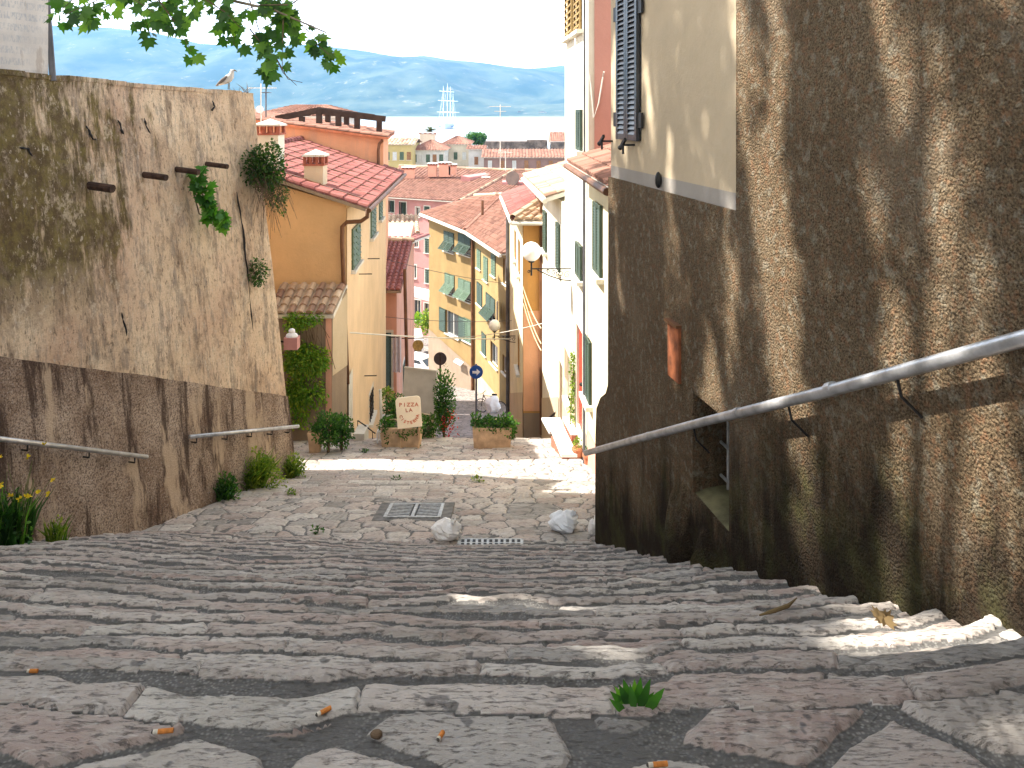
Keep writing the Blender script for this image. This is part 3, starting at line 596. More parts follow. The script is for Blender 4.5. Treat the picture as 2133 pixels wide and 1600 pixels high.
for y in Yv:
    for j in range(nT):
        t = j/(nT-1); d = (float(fbm(np.array([y*.7]), np.array([t*4]), 33, 4)[0])-.5)*.09*(1 if 0 < t < 1 else .3)
        if y > 13.0: d *= .3
        vs.append(lw_pt(y, t, d))
mb.add(vs, [(i*nT+j, (i+1)*nT+j, (i+1)*nT+j+1, i*nT+j+1) for i in range(nS-1) for j in range(nT-1)])
# far end face, coping and back
for j in range(nT-1):
    a, b_ = vs[(nS-1)*nT+j], vs[(nS-1)*nT+j+1]; mb.add([a, b_, V((-6.5, b_.y+.6, b_.z)), V((-6.5, a.y+.6, a.z))], [(0, 1, 2, 3)])
mb.build('wall_face', MT['old'], lwall, smooth=False)
mb = MB()
for i in range(0, 44):
    y0, y1 = .5+i*.2852, .5+(i+1)*.2852; dz = random.uniform(-.012, .012)
    mb.prism([(ltx(y0)+.004, y0, ltz(y0)+dz-.02), (ltx(y1)+.004, y1, ltz(y1)+dz-.02), (ltx(y1)-.5, y1, ltz(y1)+dz-.02), (ltx(y0)-.5, y0, ltz(y0)+dz-.02)], (0, 0, .05+random.uniform(0, .01)))
mb.build('coping', MT['old'], lwall)
mb = MB(); vs = []; nA, nB = 110, 22       # pebble-dashed lower render, standing 2 cm proud
for i in range(nA):
    y = .5+(13.02-.5)*i/(nA-1); zt = -4.57+.436*(13.05-y); zt += (float(fbm(np.array([y*2]), np.array([.5]), 8, 3)[0])-.5)*.05; zb = float(gz(y))-.3
    for j in range(nB):
        t = j/(nB-1); d = .055+(float(fbm(np.array([y*1.4]), np.array([t*3]), 44, 4)[0])-.5)*.07
        if t == 1: d = -.02
        vs.append(lw_z(y, zb+(zt-zb)*min(1, j/(nB-2)), d))
mb.add(vs, [(i*nB+j, (i+1)*nB+j, (i+1)*nB+j+1, i*nB+j+1) for i in range(nA-1) for j in range(nB-1)])
o = len(vs)-nB
for j in range(nB-1): mb.add([vs[o+j], vs[o+j+1], vs[o+j+1]+V((-1.2, .25, 0)), vs[o+j]+V((-1.2, .25, 0))], [(0, 1, 2, 3)])
mb.build('lower_render', MT['plinth'], lwall)
for (u0, v0, u1, v1, r) in ((184, 383, 232, 391, .062), (299, 361, 337, 368, .052), (368, 350, 404, 357, .05), (430, 339, 460, 347, .045)):
    y, z = lw_px(u0, v0); a = lw_z(y, z, -.1); ln = .42
    e = P(u1, v1, y-.05); e = lw_z(y, z, .0)+V((.34, -.10, -.05))
    g = MB(); g.tube([a, e], r*.8, 10); g.build('drain_spout', MT['rust'], lwall)
for pts in (((178, 262), (186, 276), (192, 290), (200, 292)), ((300, 246), (304, 262), (312, 278)), ((40, 308), (58, 310), (66, 326)), ((245, 250), (250, 268), (257, 280)), ((440, 210), (446, 222), (440, 232)), ((252, 650), (256, 670), (262, 700)), ((492, 400), (505, 480), (513, 560), (526, 690))):
    q0 = [lw_px(u, v) for u, v in pts]; qq = []
    for (ya, za), (yb, zb_) in zip(q0[:-1], q0[1:]): qq += [(ya+(yb-ya)*t+random.uniform(-.012, .012), za+(zb_-za)*t) for t in (0, .25, .5, .75)]
    g = MB(); q_ = [lw_z(y_, z_, .012) for y_, z_ in qq+[q0[-1]]]; g.tube(q_, [.004]+[random.uniform(.006, .017) for _ in q_[2:]]+[.003], 5); g.build('painted_crack', MT['dark'], lwall)  # dark tubes standing proud, the shade inside put into their colour
mb = MB()
mb.add([(ltx(.5)-.4, .5, .25), (ltx(13.05)-.4, 13.05, .2), (-11, 13.6, .2), (-30, 13.6, .2), (-30, -3, .5), (-9, -3, .5)], [(0, 1, 2, 3, 4, 5)])
mb.add([(-4.6, 13.1, .2), (-30, 13.65, .2), (-30, 13.65, -8), (-4.6, 13.1, -8)], [(0, 1, 2, 3)])
mb.build('terrace', MT['earth'], None, kind='structure', label='raised terrace behind the left wall')
# block with faded lettering on top of the wall
B = thing('rendered_block', (-5.6, 9.3, .38), 'weathered white rendered block with faded lettering standing on the left wall', 'building')
def bx(y): return -5.31+.317*(y-9.38)-.02
g = MB(); g.prism([(bx(9.38), 9.38, .36), (bx(5), 5, .52), (-10, 5, .52), (-10, 9.4, .36)], (0, 0, 4.2)); g.build('wall', MT['posted'], B)
WB = Wall((bx(9.38), 9.38), (bx(5), 5))
g = MB(); g.tube([(bx(9.42)+.02, 9.42, .34), (bx(9.42)-.12, 9.44, 2.0), (bx(9.42)-.25, 9.46, 4.4)], .035, 10); g.build('downpipe', MT['greypipe'], B)
# handrails on the left wall
def rail(name, pts, r, label, group, br, side):
    T = thing(name, pts[0], label, 'handrail', group); g = MB(); g.tube(pts, r, 14); g.build('tube', MT['galv'], T, smooth=True)
    for t in br:
        p = V(pts[0]).lerp(V(pts[-1]), t) if len(pts) == 2 else t
        q_ = p+side*.17+V((0, 0, -.09)); g = MB(); g.tube([p+V((0, 0, -r)), p+V((0, 0, -.085)), q_], .009, 6); g.build('bracket', MT['black'], T)
    return T
nl = V((.95, -.3, 0)).normalized()
def lrp(u, v):
    y = 9.
    for _ in range(30): z = (H-v)/F*y; p = lw_z(y, z)+nl*.16; y += ((u-CU)/F*y-p.x)/(.317-(u-CU)/F)*.6
    return P(u, v, y)
a, b_ = lrp(-2, 914), lrp(306, 952); d_ = (b_-a); rail('handrail', [a-d_*1.2, b_], .026, 'grey tube handrail on the near part of the left wall', 'handrails', [.62, .80, .955], -nl)
a, b_ = lrp(396, 910), lrp(621, 888); rail('handrail', [a, b_], .026, 'short grey tube handrail at the far end of the left wall', 'handrails', [.05, .3, .52, .72, .9], -nl)

# ================================================================ right-hand rough house
RH = thing('rough_rendered_house', (2.0, 6, -3.4), 'tall house with coarse brown render close on the right of the steps', 'house')
wxr = lambda y: 2.67-.182*y
W0 = Wall((wxr(9.4), 9.4), (wxr(-3), -3)); sY = lambda y: (9.4-y)/math.cos(math.atan(.182))
niche = (sY(6.62), sY(5.96), -3.10, -2.28); holeW = W0.rect(1292, 1337, -120, 292); holeW = (holeW[0], holeW[1], -.30, 1.75)
g = MB(); zt = 5.5
wall_face(g, W0, sY(8.9), sY(5.85), -6, -.725, [niche], .42)
wall_face(g, W0, sY(5.85), sY(-3), -6, zt)
# far end: the foot of the corner bulges out beyond the upper corner
prof = [(-6, 9.42), (-3.75, 9.40), (-3.42, 9.36), (-3.24, 9.2), (-3.12, 9.0), (-3.0, 8.92), (-.725, 8.9)]
for (z0, y0), (z1, y1) in zip(prof[:-1], prof[1:]):
    g.add([(wxr(8.9), 8.9, z0), (wxr(y0), y0, z0), (wxr(y1), y1, z1), (wxr(8.9), 8.9, z1)], [(0, 1, 2, 3)])
    g.add([(wxr(y0), y0, z0), (5, y0+.3, z0), (5, y1+.3, z1), (wxr(y1), y1, z1)], [(0, 1, 2, 3)])
# seam where the coarse render stands proud of the smooth panel
s5, s9 = sY(5.85), sY(8.9)
g.add([W0.pt(s5, -.725), W0.pt(s5, zt), W0.pt(s5, zt, -.05), W0.pt(s5, -.725, -.05)], [(0, 1, 2, 3)])
g.add([W0.pt(s9, -.725), W0.pt(s5, -.725), W0.pt(s5, -.725, -.05), W0.pt(s9, -.725, -.05)], [(0, 1, 2, 3)])
g.build('rough_wall', MT['rough'], RH)
W1 = Wall((wxr(8.9)+.03*.98, 8.9), (wxr(5.85)+.03*.98, 5.85)); hw = (W1.px(1292, 0)[0], W1.px(1336, 0)[0], -.30, 1.75)
g = MB(); wall_face(g, W1, 0, W1.L, -.60, zt, [hw], .14); g.add([W1.pt(0, -.74), W1.pt(0, zt), W1.pt(0, zt, -3), W1.pt(0, -.74, -3)], [(0, 1, 2, 3)]); g.build('smooth_panel', MT['beige'], RH)
g = MB(); wall_face(g, W1, 0, W1.L, -.725, -.60); g.build('grey_band', MT['band'], RH)
g = MB(); c = [(wxr(8.9)+.05, 8.9), (6, 9.6), (6, -3), (wxr(-3)+.05, -3)]; g.add([(x, y, zt) for x, y in c], [(0, 1, 2, 3)])
g.add([(6, 9.6, -6), (6, -3, -6), (6, -3, zt), (6, 9.6, zt)], [(0, 1, 2, 3)]); g.build('roof', MT['tile_o'], RH)
fo = window(RH, W1, hw, 'closed', 'navy', None, nsl=38, sill=False)
for (u, v) in ((1276, 294), (1322, 302)):
    s_, z_ = W1.px(u, v); g = MB(); p0 = W1.pt(s_, z_, 0); g.bar(p0, p0+W1.n*.13, .02); g.bar(p0+W1.n*.12-W1.d*.09+V((0, 0, -.03)), p0+W1.n*.12+W1.d*.07+V((0, 0, .06)), .024, .03)
    g.bar(p0+W1.n*.12+V((0, 0, .02)), p0+W1.n*.12+V((0, 0, -.09)), .02); g.sphere(p0+W1.n*.12-W1.d*.09+V((0, 0, -.03)), .026, nu=8, nv=6); g.build('shutter_hook', MT['black'], RH)
for v in (20, 250):
    for sd_ in (0, 1):
        g = MB(); z_ = (H-v)/F*8.2; a_ = hw[0]-.05 if sd_ == 0 else hw[1]+.05; g.boxo(W1.pt(a_, z_, .03), W1.d, V((0, 0, 1)), W1.n, .06, .075, .012); g.build('hinge', MT['black'], RH)
# barred niche window
g = MB(); a0, a1, z0, z1 = niche
g.boxo(W0.pt((a0+a1)/2, (z0+z1)/2, -.41), W0.d, V((0, 0, 1)), W0.n, (a1-a0)/2+.02, (z1-z0)/2+.02, .01); nw = g.build('niche_window', MT['dark'], RH)
g = MB()
for k in range(4): x_ = a0+(a1-a0)*(.12+.25*k); g.tube([W0.pt(x_, z0, -.27), W0.pt(x_, z1, -.27)], .013, 7)
for k in range(3): z_ = z0+(z1-z0)*(.15+.33*k); g.tube([W0.pt(a0, z_, -.245), W0.pt(a1, z_, -.245)], .013, 7)
g.build('grille', MT['galv'], nw)
g = MB(); g.prism([W0.pt(a0+.004, z0-.006, .0), W0.pt(a0+.004, z0+.03, -.12), W0.pt(a0+.004, z0+.05, -.40), W0.pt(a0+.004, z0-.006, -.40)], W0.d*(a1-a0-.008)); g.build('sill', MT['sillm'], nw)
r_ = W0.rect(1396, 1419, 676, 790); g = MB(); g.boxo(W0.pt((r_[0]+r_[1])/2, (r_[2]+r_[3])/2, .012), W0.d, V((0, 0, 1)), W0.n, (r_[1]-r_[0])/2, (r_[3]-r_[2])/2, .012)
g.build('rusty_plate', MT['rustp'], RH)
g = MB(); g.boxo(W0.pt((r_[0]+r_[1])/2, r_[3]+.012, .02), W0.d, V((0, 0, 1)), W0.n, (r_[1]-r_[0])/2+.01, .012, .03); g.build('plate_ledge', MT['brownpipe'], RH)
s_, z_ = W0.px(1371, 375); g = MB(); g.sphere(W0.pt(s_, z_, .0), .03, .04, .075, 10, 8); g.build('wall_vent', MT['black'], RH)
# mossy bulge under the niche
def lump(c, r, mat, name, parent, seed):
    g = MB(); g.sphere(c, *r, 20, 14, lambda p: p+(p-V(c))*(float(fbm(np.array([p.y*6+seed]), np.array([p.z*6]), seed, 3)[0])-.5)*.5); return g.build(name, mat, parent, smooth=True)
lump(W0.pt(sY(6.85), -3.66, -.12), (.24, .30, .52), MT['rough'], 'bulge', RH, 3); lump(W0.pt(sY(6.3), -3.62, -.14), (.24, .26, .50), MT['rough'], 'bulge', RH, 6)
# right handrail
rp = [V((2.55-.182*y, y, -.88-.49*(y-3.15)+dz)) for y, dz in ((.6, 0), (3.15, 0), (4.5, -.01), (6.0, .0), (7.6, .0), (9.36, .10))]
rp[-1].z = -3.93
RR = thing('handrail', rp[-1], 'long dark grey tube handrail running down the rough wall on the right', 'handrail', 'handrails')
g = MB(); g.tube(rp, .0325, 18); g.build('tube', MT['galv'], RR, smooth=True)
for y in (3.9, 4.9, 6.3):
    g = MB(); c_ = V((2.55-.182*y, y, -.88-.49*(y-3.15))); e_ = V((wxr(y)+.0, y-.04, c_.z-.05)); g.tube([c_+(e_-c_)*.0, c_.lerp(e_, .9)], .036, 14) if False else g.tube([c_+V((0, 0, -.03)), c_+V((.02, 0, -.12)), V((wxr(y), y, c_.z-.22))], .008, 6); g.build('bracket', MT['black'], RR)
for y in (4.45, 5.55, 7.3):
    g = MB(); c_ = V((2.55-.182*y, y, -.88-.49*(y-3.15))); dd = V((-.182, 1, -.49)).normalized(); g.tube([c_-dd*.03, c_+dd*.03], .0355, 18); g.build('joint', MT['galv'], RR)

# ================================================================ houses going down the left side
G = lambda y: float(gz(y))
# --- big orange house with red tiled roof (gable towards the steps)
T, Ws = building('orange_house', (-5, 20, -8), 'orange house with red tiled roof and stub chimneys left below the steps', 'house',
    [(-3.55, 17.5), (-4.03, 26), (-9, 26), (-9, 17.5)], -11, [-2.03, -2.05, -.42, -.42], 'orange',
    {0: [(733-2, 747, 470, 552, 'px'), (770, 780, 425, 490, 'px'), (788, 794, 400, 455, 'px'), (768, 776, 815, 870, 'px')]})
WL = Ws[0]; OH = T
for i, h in enumerate(WL.holes): window(T, WL, h, 'closed' if i < 3 else 'none', 'pgreen' if i < 3 else 'green', 'trim' if i else None, bars=(i == 3))
g = MB(); wall_face(g, WL, 0, WL.L, -11, -2.05, WL.holes);
mb = MB(); mb.boxo(WL.pt(WL.L/2, -6.4, .012), WL.d, V((0, 0, 1)), WL.n, .1, .1, .005)
g = MB()
def skin(parent, W, a0, a1, z0, z1, mat, name, holes=(), d=.012):
    Wd = Wall(((W.p0+W.n*d).x, (W.p0+W.n*d).y), ((W.p1+W.n*d).x, (W.p1+W.n*d).y)); Wd.n = W.n; k = MB(); wall_face(k, Wd, a0, a1, z0, z1, holes, d); return k.build(name, MT[mat], parent)
skin(T, WL, 0, WL.L, -10.9, (-2.12, -2.14), 'peach', 'street_plaster', WL.holes)
skin(T, WL, 0, .62, -8.5, -5.72, 'trim', 'corner_pilaster', (), .05)
tiles(T, (-3.08, 17.3, -2.08), (-3.62, 27.3, -2.1), (-6.9, 27.3, -.98), (-6.4, 17.3, -.98), 'tile_r', .165, .31, soff='brownp', slab=.07)
for k in range(9):
    t = (k+.6)/9; e = V((-3.08, 17.3, -2.08)).lerp(V((-3.62, 27.3, -2.1)), t)+V((0, 0, .07)); r = V((-6.4, 17.3, -.98)).lerp(V((-6.9, 27.3, -.98)), t)+V((0, 0, .07))
    g = MB(); g.bar(e, r, .06, .05); g.build('roof_batten', MT['brownpipe'], T)
tiles(T, (-9.3, 27.3, -1.9), (-9.3, 17.3, -1.9), (-6.4, 17.3, -.98), (-6.9, 27.3, -.98), 'tile_r', .25, .45)
ridge_caps(T, (-6.4, 17.2, -.93), (-6.9, 27.3, -.93), 'tile_r')
g = MB(); g.tube([(-3.03, 17.25, -2.12), (-3.57, 27.3, -2.15)], .055, 8); g.build('gutter', MT['brownpipe'], T)
c = P(705, 385, 18.0); chimney(T, (-4.55+.15, 18.3, -1.75), .42, .42, .52, 'cream'); chimney(T, (-5.45, 18.4, -1.6), .5, .5, 1.05, 'white')
g = MB(); q_ = [P(766, 436, 17.3), P(765, 452, 17.32), P(752, 461, 17.36), P(722, 463, 17.4), P(713, 472, 17.42), P(712.5, 500, 17.42), P(724, 800, 17.42)]; g.tube(q_, .045, 10); g.build('downpipe', MT['brownpipe'], T, smooth=True)
g = MB(); k = V((-5.6, 18.2, -.3)); g.bar(k, k+V((0, 0, .9)), .02); g.bar(k+V((-.3, 0, .8)), k+V((.35, 0, .8)), .015)
for i in range(5): g.bar(k+V((-.25+i*.13, -.12, .8)), k+V((-.25+i*.13, .12, .8)), .01)
for (u0, v0, u1, v1) in ((752, 539, 778, 539), (731, 571, 762, 571), (806, 703, 812, 703), (752, 783, 764, 783)):
    s_, z_ = WL.px((u0+u1)/2, v0); g2 = MB(); a = WL.pt(s_, z_, 0); g2.bar(a, a+WL.n*.32, .02); g2.build('iron_bracket', MT['black'], T)
T = thing('television_aerial', (-5.6, 18.2, -.35), 'white fishbone aerial beside the white chimney of the orange house', 'aerial'); g.build('aerial_rods', MT['whitep'], T)
# --- taller salmon building behind it
T, Ws = building('salmon_house', (-6, 27, -9), 'salmon gabled house directly behind the red roof with a timber roof terrace', 'house',
    [(-10.8, 26.62), (-4.2, 26.62), (-5.0, 33), (-11, 33)], -12, [-.05, -.93, -.95, -.05], 'orange2', {})
tiles(T, (-4.0, 26.35, -.87), (-4.78, 33.3, -.9), (-10.9, 33.3, .02), (-10.8, 26.35, .02), 'tile_o', .2, .36, soff='terra', slab=.07)
g = MB(); g.tube([P(797, 292, 26.5), P(790, 300, 26.52), P(788, 312, 26.52), P(788, 372, 26.52)], .05, 8); g.build('downpipe', MT['brownpipe'], T)
R = thing('roof_terrace_frame', (-6, 28, -.8), 'dark timber roof frame with posts above the salmon house', 'pergola')
Yf = 28.2
def post(u, vt, vb, Y): g = MB(); a = P(u, vb, Y); b_ = P(u, vt, Y); g.bar(a, b_, .18); g.build('post', MT['wood'], R)
for u, vt, vb in ((629, 243, 262), (665, 232, 268), (705, 236, 275), (744, 243, 282), (790, 250, 288)): post(u, vt, vb, Yf)
for u, vt, vb in ((683, 236, 262), (722, 240, 270)): post(u, vt, vb, 31)
g = MB(); g.bar(P(575, 247, Yf), P(660, 231, Yf), .14, .2); g.bar(P(660, 231, Yf), P(803, 248, Yf), .14, .2); g.build('beam', MT['wood'], R)
g = MB(); g.bar(P(610, 240, 31), P(665, 228, 31), .12, .18); g.bar(P(665, 228, 31), P(780, 243, 31), .12, .18)
g.build('rear_beam', MT['wood'], R)
for t in (.05, .35, .65, .95): g = MB(); a = P(660, 231, Yf).lerp(P(803, 248, Yf), t); b_ = P(665, 228, 31).lerp(P(780, 243, 31), t); g.bar(a, b_, .08, .1); g.build('rafter', MT['wood'], R)
T, Ws = building('hipped_roof_house', (-11, 45, -12), 'small grey house with red hipped roof beyond the timber frame', 'house', [(-13.2, 42), (-9.1, 42), (-9.1, 49), (-13.2, 49)], -18, -.3, 'bluew',
    {0: [(3.0, 3.25, -.95, -.6), (3.45, 3.7, -.95, -.6)]})
for h in Ws[0].holes: window(T, Ws[0], h, 'none', sill=False)
for q_ in (((-13.5, 41.7, -.3), (-8.8, 41.7, -.3), (-10.4, 45.5, .28), (-12, 45.5, .28)), ((-8.8, 41.7, -.3), (-8.8, 49.3, -.3), (-10.4, 45.6, .28), (-10.4, 45.4, .28)), ((-8.8, 49.3, -.3), (-13.5, 49.3, -.3), (-12, 45.5, .28), (-10.4, 45.5, .28)), ((-13.5, 49.3, -.3), (-13.5, 41.7, -.3), (-12, 45.4, .28), (-12, 45.6, .28))): tiles(T, *q_, 'tile_o', .3, .5)
T = thing('aerial_mast', (-7.6, 30, -.6), 'slender aerial mast rising behind the gull at the end of the left wall', 'aerial')
def aerial_on(T, u, Y, v0, v1, arms, mat='greypipe', r=.025):
    g = MB(); g.tube([P(u, v0, Y), P(u, v1, Y)], r, 6); g.build('mast', MT[mat], T)
    for v, w_ in arms: g = MB(); k = P(u, v, Y); g.bar(k-V((w_, 0, 0)), k+V((w_, 0, 0)), r*1.2); [g.bar(k+V((w_*t, -.2, 0)), k+V((w_*t, .2, 0)), r*.8) for t in (-1, -.5, 0, .5, 1)]; g.build('rod', MT[mat], T)
aerial_on(T, 554, 27.5, 254, 100, ((155, .12), (193, .12), (158, .08)))
g = MB(); g.disc(P(541, 228, 27.3), (.3, -1, .2), .13, .02, 14); g.build('small_dish', MT['whitep'], T)
# --- garden wall with lean-to roof at the foot of the gable
T, Ws = building('garden_shed', (-4.6, 16.7, -6.9), 'low ivy covered outbuilding with a small tiled lean-to roof', 'outbuilding',
    [(-4.9, 16.6), (-3.66, 16.6), (-3.50, 17.3), (-3.56, 17.49), (-4.9, 17.49)], -8, [-4.12, -4.12, -3.8, -3.74, -3.74], 'brownp')
tiles(T, (-4.95, 16.45, -4.12), (-3.6, 16.45, -4.12), (-3.52, 17.45, -3.72), (-4.95, 17.45, -3.72), 'tile_l', .19, .26, h=.06)
skin(T, Ws[1], 0, Ws[1].L, -5.4, (-4.15, -3.85), 'beige', 'side_plaster'); skin(T, Ws[0], Ws[0].L*.9, Ws[0].L, -7.2, -4.2, 'rose2', 'brick_quoin', (), .03)
# --- low houses beyond with red roofs
T, Ws = building('narrow_pink_house', (-4.5, 30, -11), 'narrow pink house with steep red roof beyond the orange house', 'house',
    [(-8, 28.3), (-4.0, 28.3), (-4.72, 39.4), (-9, 39.4)], -17, [-6.2, -6.2, -5.4, -5.4], 'rose2', {0: [(3.1, 3.8, -9.6, -7.7)], 1: [(3.0, 3.8, -11.4, -9.8)]})
window(T, Ws[0], Ws[0].holes[0], 'ajar', 'green', 'trim'); window(T, Ws[1], Ws[1].holes[0], 'closed', 'green', 'trim')
tiles(T, (-8, 27.7, -6.12), (-3.77, 27.7, -6.12), (-4.02, 33, -5.3), (-8, 33, -5.3), 'tile_r', .2, .33, h=.06, soff='brownp')
tiles(T, (-4.0, 40, -6.1), (-9, 40, -6.1), (-8, 33, -5.3), (-4.02, 33, -5.3), 'tile_r', .3, .5)
ridge_caps(T, (-8, 33, -5.24), (-3.98, 33, -5.24), 'tile_l')
g = MB(); g.tube([P(838, 607, 27.9), P(843, 560, 28.5), P(846, 700, 28.3), P(850, 860, 28.2)][::1][1:], .06, 8); g.build('downpipe', MT['brownpipe'], T)
T, Ws = building('ochre_house', (-5.5, 40.2, -14), 'ochre house with weathered tiled eaves glimpsed behind the narrow pink house', 'house', [(-9, 40.2), (-5.1, 40.2), (-5.6, 46), (-9, 46)], -19, -6.1, 'ochre', {0: [(2.6, 3.5, -7.2, -6.6)]})
window(T, Ws[0], Ws[0].holes[0], 'none', trim=None)
tiles(T, (-9, 39.6, -5.95), (-4.45, 39.6, -5.95), (-4.9, 42.5, -5.45), (-9, 42.5, -5.45), 'tile_l', .26, .36, h=.07)
g = MB(); g.tube([P(862, 486, 39.6), P(852, 500, 39.7), P(848, 512, 40), P(848, 640, 40)], .06, 8); g.build('downpipe', MT['brownpipe'], T)
# --- pink house closing the view
T, Ws = building('rose_pink_house', (-9, 80, -22), 'large rose pink house with tiled roof closing the bottom of the street', 'house',
    [(-14, 82), (-5, 77), (14, 77), (14, 100), (-14, 100)], -25, -8.7, 'rose', {0: [(810, 821, 418, 442, 'px'), (833, 846, 421, 447, 'px'), (866, 874, 432, 452, 'px'), (884, 895, 430, 452, 'px'),
      (862, 871, 490, 515, 'px'), (885, 895, 497, 527, 'px'), (857, 867, 552, 580, 'px'), (886, 896, 561, 590, 'px'), (862, 876, 625, 668, 'px'), (884, 897, 632, 672, 'px')]})
for i, h in enumerate(Ws[0].holes): window(T, Ws[0], h, 'ajar' if i < 2 else ('closed' if i in (3, 5, 7) else 'none'), 'green', 'trim', nsl=6)
tiles(T, (-14.6, 81.6, -8.55), (-4.9, 76.2, -8.55), (.2, 92, -6.9), (-13, 94, -6.5), 'tile_o', .36, .6, h=.08)
tiles(T, (-4.9, 76.2, -8.55), (14.5, 76.2, -8.55), (14.5, 92, -6.9), (.2, 92, -6.9), 'tile_o', .36, .6, h=.08)
ridge_caps(T, (-4.9, 76.2, -8.45), (.2, 92, -6.75), 'tile_l', .18, .6); ridge_caps(T, (-13, 94, -6.4), (.2, 92, -6.75), 'tile_l', .18, .6); ridge_caps(T, (.2, 92, -6.75), (14.5, 92, -6.8), 'tile_l', .18, .6)
for u, v, w_, h_ in ((851, 366, 1.3, .7), (901, 362, .9, .9), (927, 362, 1.2, 1.0), (943, 358, .8, .6), (997, 386, .8, .4), (1012, 381, .8, .4)):
    c = P(u, v, 88); chimney(T, (c.x, c.y, c.z-.3), w_, .8, h_+.3, 'rose2')
g = MB(); a = P(960, 392, 86); g.prism([a, a+V((.9, 0, 0)), a+V((.9, 0, 1.15)), a+V((0, 0, 1.3))], (2.3, 4.5, 0)); g.build('dormer', MT['rose'], T)
g = MB(); a = P(1046, 400, 84); g.box(a.x, a.x+2.4, a.y, a.y+3, a.z, a.z+1.0); g.build('roof_box', MT['rose'], T)
g = MB(); g.disc(P(1068, 372, 84), (-.4, -1, .3), .75, .08, 18); g.build('satellite_dish', MT['dishm'], T)
g = MB(); g.tube([P(915, 430, 77.5), P(893, 445, 78.5), P(893, 480, 79)], .07, 7); g.build('downpipe', MT['brownpipe'], T)
T = thing('tall_aerial', P(1042, 345, 84), 'tall white aerial mast with comb rods above the pink house roof', 'aerial'); aerial_on(T, 1042, 86, 352, 218, ((222, 1.1), (232, .6), (315, .8)), 'trim', .05)
T = thing('short_aerial', P(1052, 350, 84), 'short white aerial mast right beside the taller one', 'aerial'); aerial_on(T, 1053, 85, 356, 316, ((318, .7),), 'trim', .06)
T = thing('shop_awning', P(881, 600, 78), 'white shop awning at the bottom of the street', 'awning')
g = MB(); a, b_ = P(856, 596, 78.6), P(906, 606, 77.2); c_, d_ = P(907, 624, 75.4), P(856, 609, 76.6); g.prism([a, b_, c_, d_], (0, 0, -.06)); g.prism([d_, c_, c_+V((0, 0, -.35)), d_+V((0, 0, -.35))], (0, .05, 0)); g.build('canopy', MT['cloth'], T)
g = MB(); g.bar(d_, d_+V((.0, 2, -.6)), .06); g.bar(c_, c_+V((0, 2, -.6)), .06); g.build('arm', MT['greypipe'], T)
# --- golden house bending the street
# left wing u 898..990, right wing 990..1062
pA, pB, pC = (-6.1, 60), (-2.45, 54), (.02, 45.5)
hl = [(925, 946, 483, 525), (955, 981, 488, 531), (927, 947, 571, 614), (955, 981, 583, 626), (929, 956, 651, 700), (966, 982, 664, 712)]
hr = [(994, 1002, 520, 560), (1008, 1017, 535, 585), (1024, 1033, 520, 575), (1048, 1057, 540, 592), (994, 1005, 590, 636), (1013, 1032, 616, 666), (1004, 1013, 694, 738), (1022, 1037, 716, 762), (1047, 1056, 742, 778)]
T, Ws = building('golden_house', (-1, 50, -18), 'large golden yellow house with green shutters where the street bends', 'house', [pA, pB, pC, (9, 46), (9, 62), (-4, 64)], -24, [-7.7, -8.0, -8.0, -8, -8, -7.7], 'gold',
    {0: [(*h, 'px') for h in hl], 1: [(*h, 'px') for h in hr]})
for i, h in enumerate(Ws[0].holes): window(T, Ws[0], h, 'tilt' if i < 4 else ('open' if i == 4 else 'closed'), 'pgreen' if i in (2, 3, 5) else 'green', None, nsl=10)
for i, h in enumerate(Ws[1].holes): window(T, Ws[1], h, ('closed', 'closed', 'closed', 'none', 'closed', 'tilt', 'closed', 'none', 'none')[i], 'pgreen' if i < 3 else 'green', None, nsl=9)
skin(T, Ws[1], .3, Ws[1].L, -23, -8.1, 'gold2', 'right_plaster', Ws[1].holes)
WA = Ws[0]; s1, z1 = WA.px(905, 702); s2, z2 = WA.px(989, 770); skin(T, WA, 0, WA.L-.05, (-23.5, -23.5), (z1+.4, z2), 'brownp', 'plinth', (), .05)
s1, z1 = Ws[1].px(1000, 790); s2, z2 = Ws[1].px(1050, 850); skin(T, Ws[1], .2, Ws[1].L, -23, (z1+.3, z2+.3), 'beige', 'plinth', (), .05)
g = MB(); g.tube([Ws[0].pt(Ws[0].L-.15, -8, .12), Ws[0].pt(Ws[0].L-.15, -19, .12)], .09, 8); g.build('downpipe', MT['brownpipe'], T)
ov = .75; eA = V((-6.8, 60.2, -7.55)); eB = V((-3.05, 53.7, -7.95)); eC = V((-.65, 45.2, -7.95)); eD = V((9, 45, -7.95))
rA = V((-2.8, 61.5, -6.5)); rB = V((-.6, 57.5, -6.0)); rC = V((3.6, 51, -5.4))
tiles(T, eA, eB, rB, rA, 'tile_o', .3, .5, h=.07); tiles(T, eB, eC, rC, rB, 'tile_o', .3, .5, h=.07); tiles(T, eC, eD, V((9, 51, -5.4)), rC, 'tile_o', .3, .5, h=.07)
tiles(T, V((9, 57, -7)), eA, rA, V((9, 54, -5.4)), 'tile_o', .5, .8)
ridge_caps(T, eB+V((0, 0, .1)), rB+V((0, 0, .1)), 'tile_o', .12, .5); ridge_caps(T, rA+V((0, 0, .1)), rB+V((0, 0, .12)), 'tile_l', .12, .5); ridge_caps(T, rB+V((0, 0, .1)), rC+V((0, 0, .12)), 'tile_l', .12, .5)
for a, b_ in ((eA, eB), (eB, eC)): g = MB(); g.bar(a+V((0, 0, -.12)), b_+V((0, 0, -.12)), .16, .14); g.build('cornice', MT['trim'], T)
g = MB(); c = P(1005, 448, 52); g.tube([c, c+V((0, 0, .95))], .09, 8); g.build('flue', MT['brownpipe'], T)
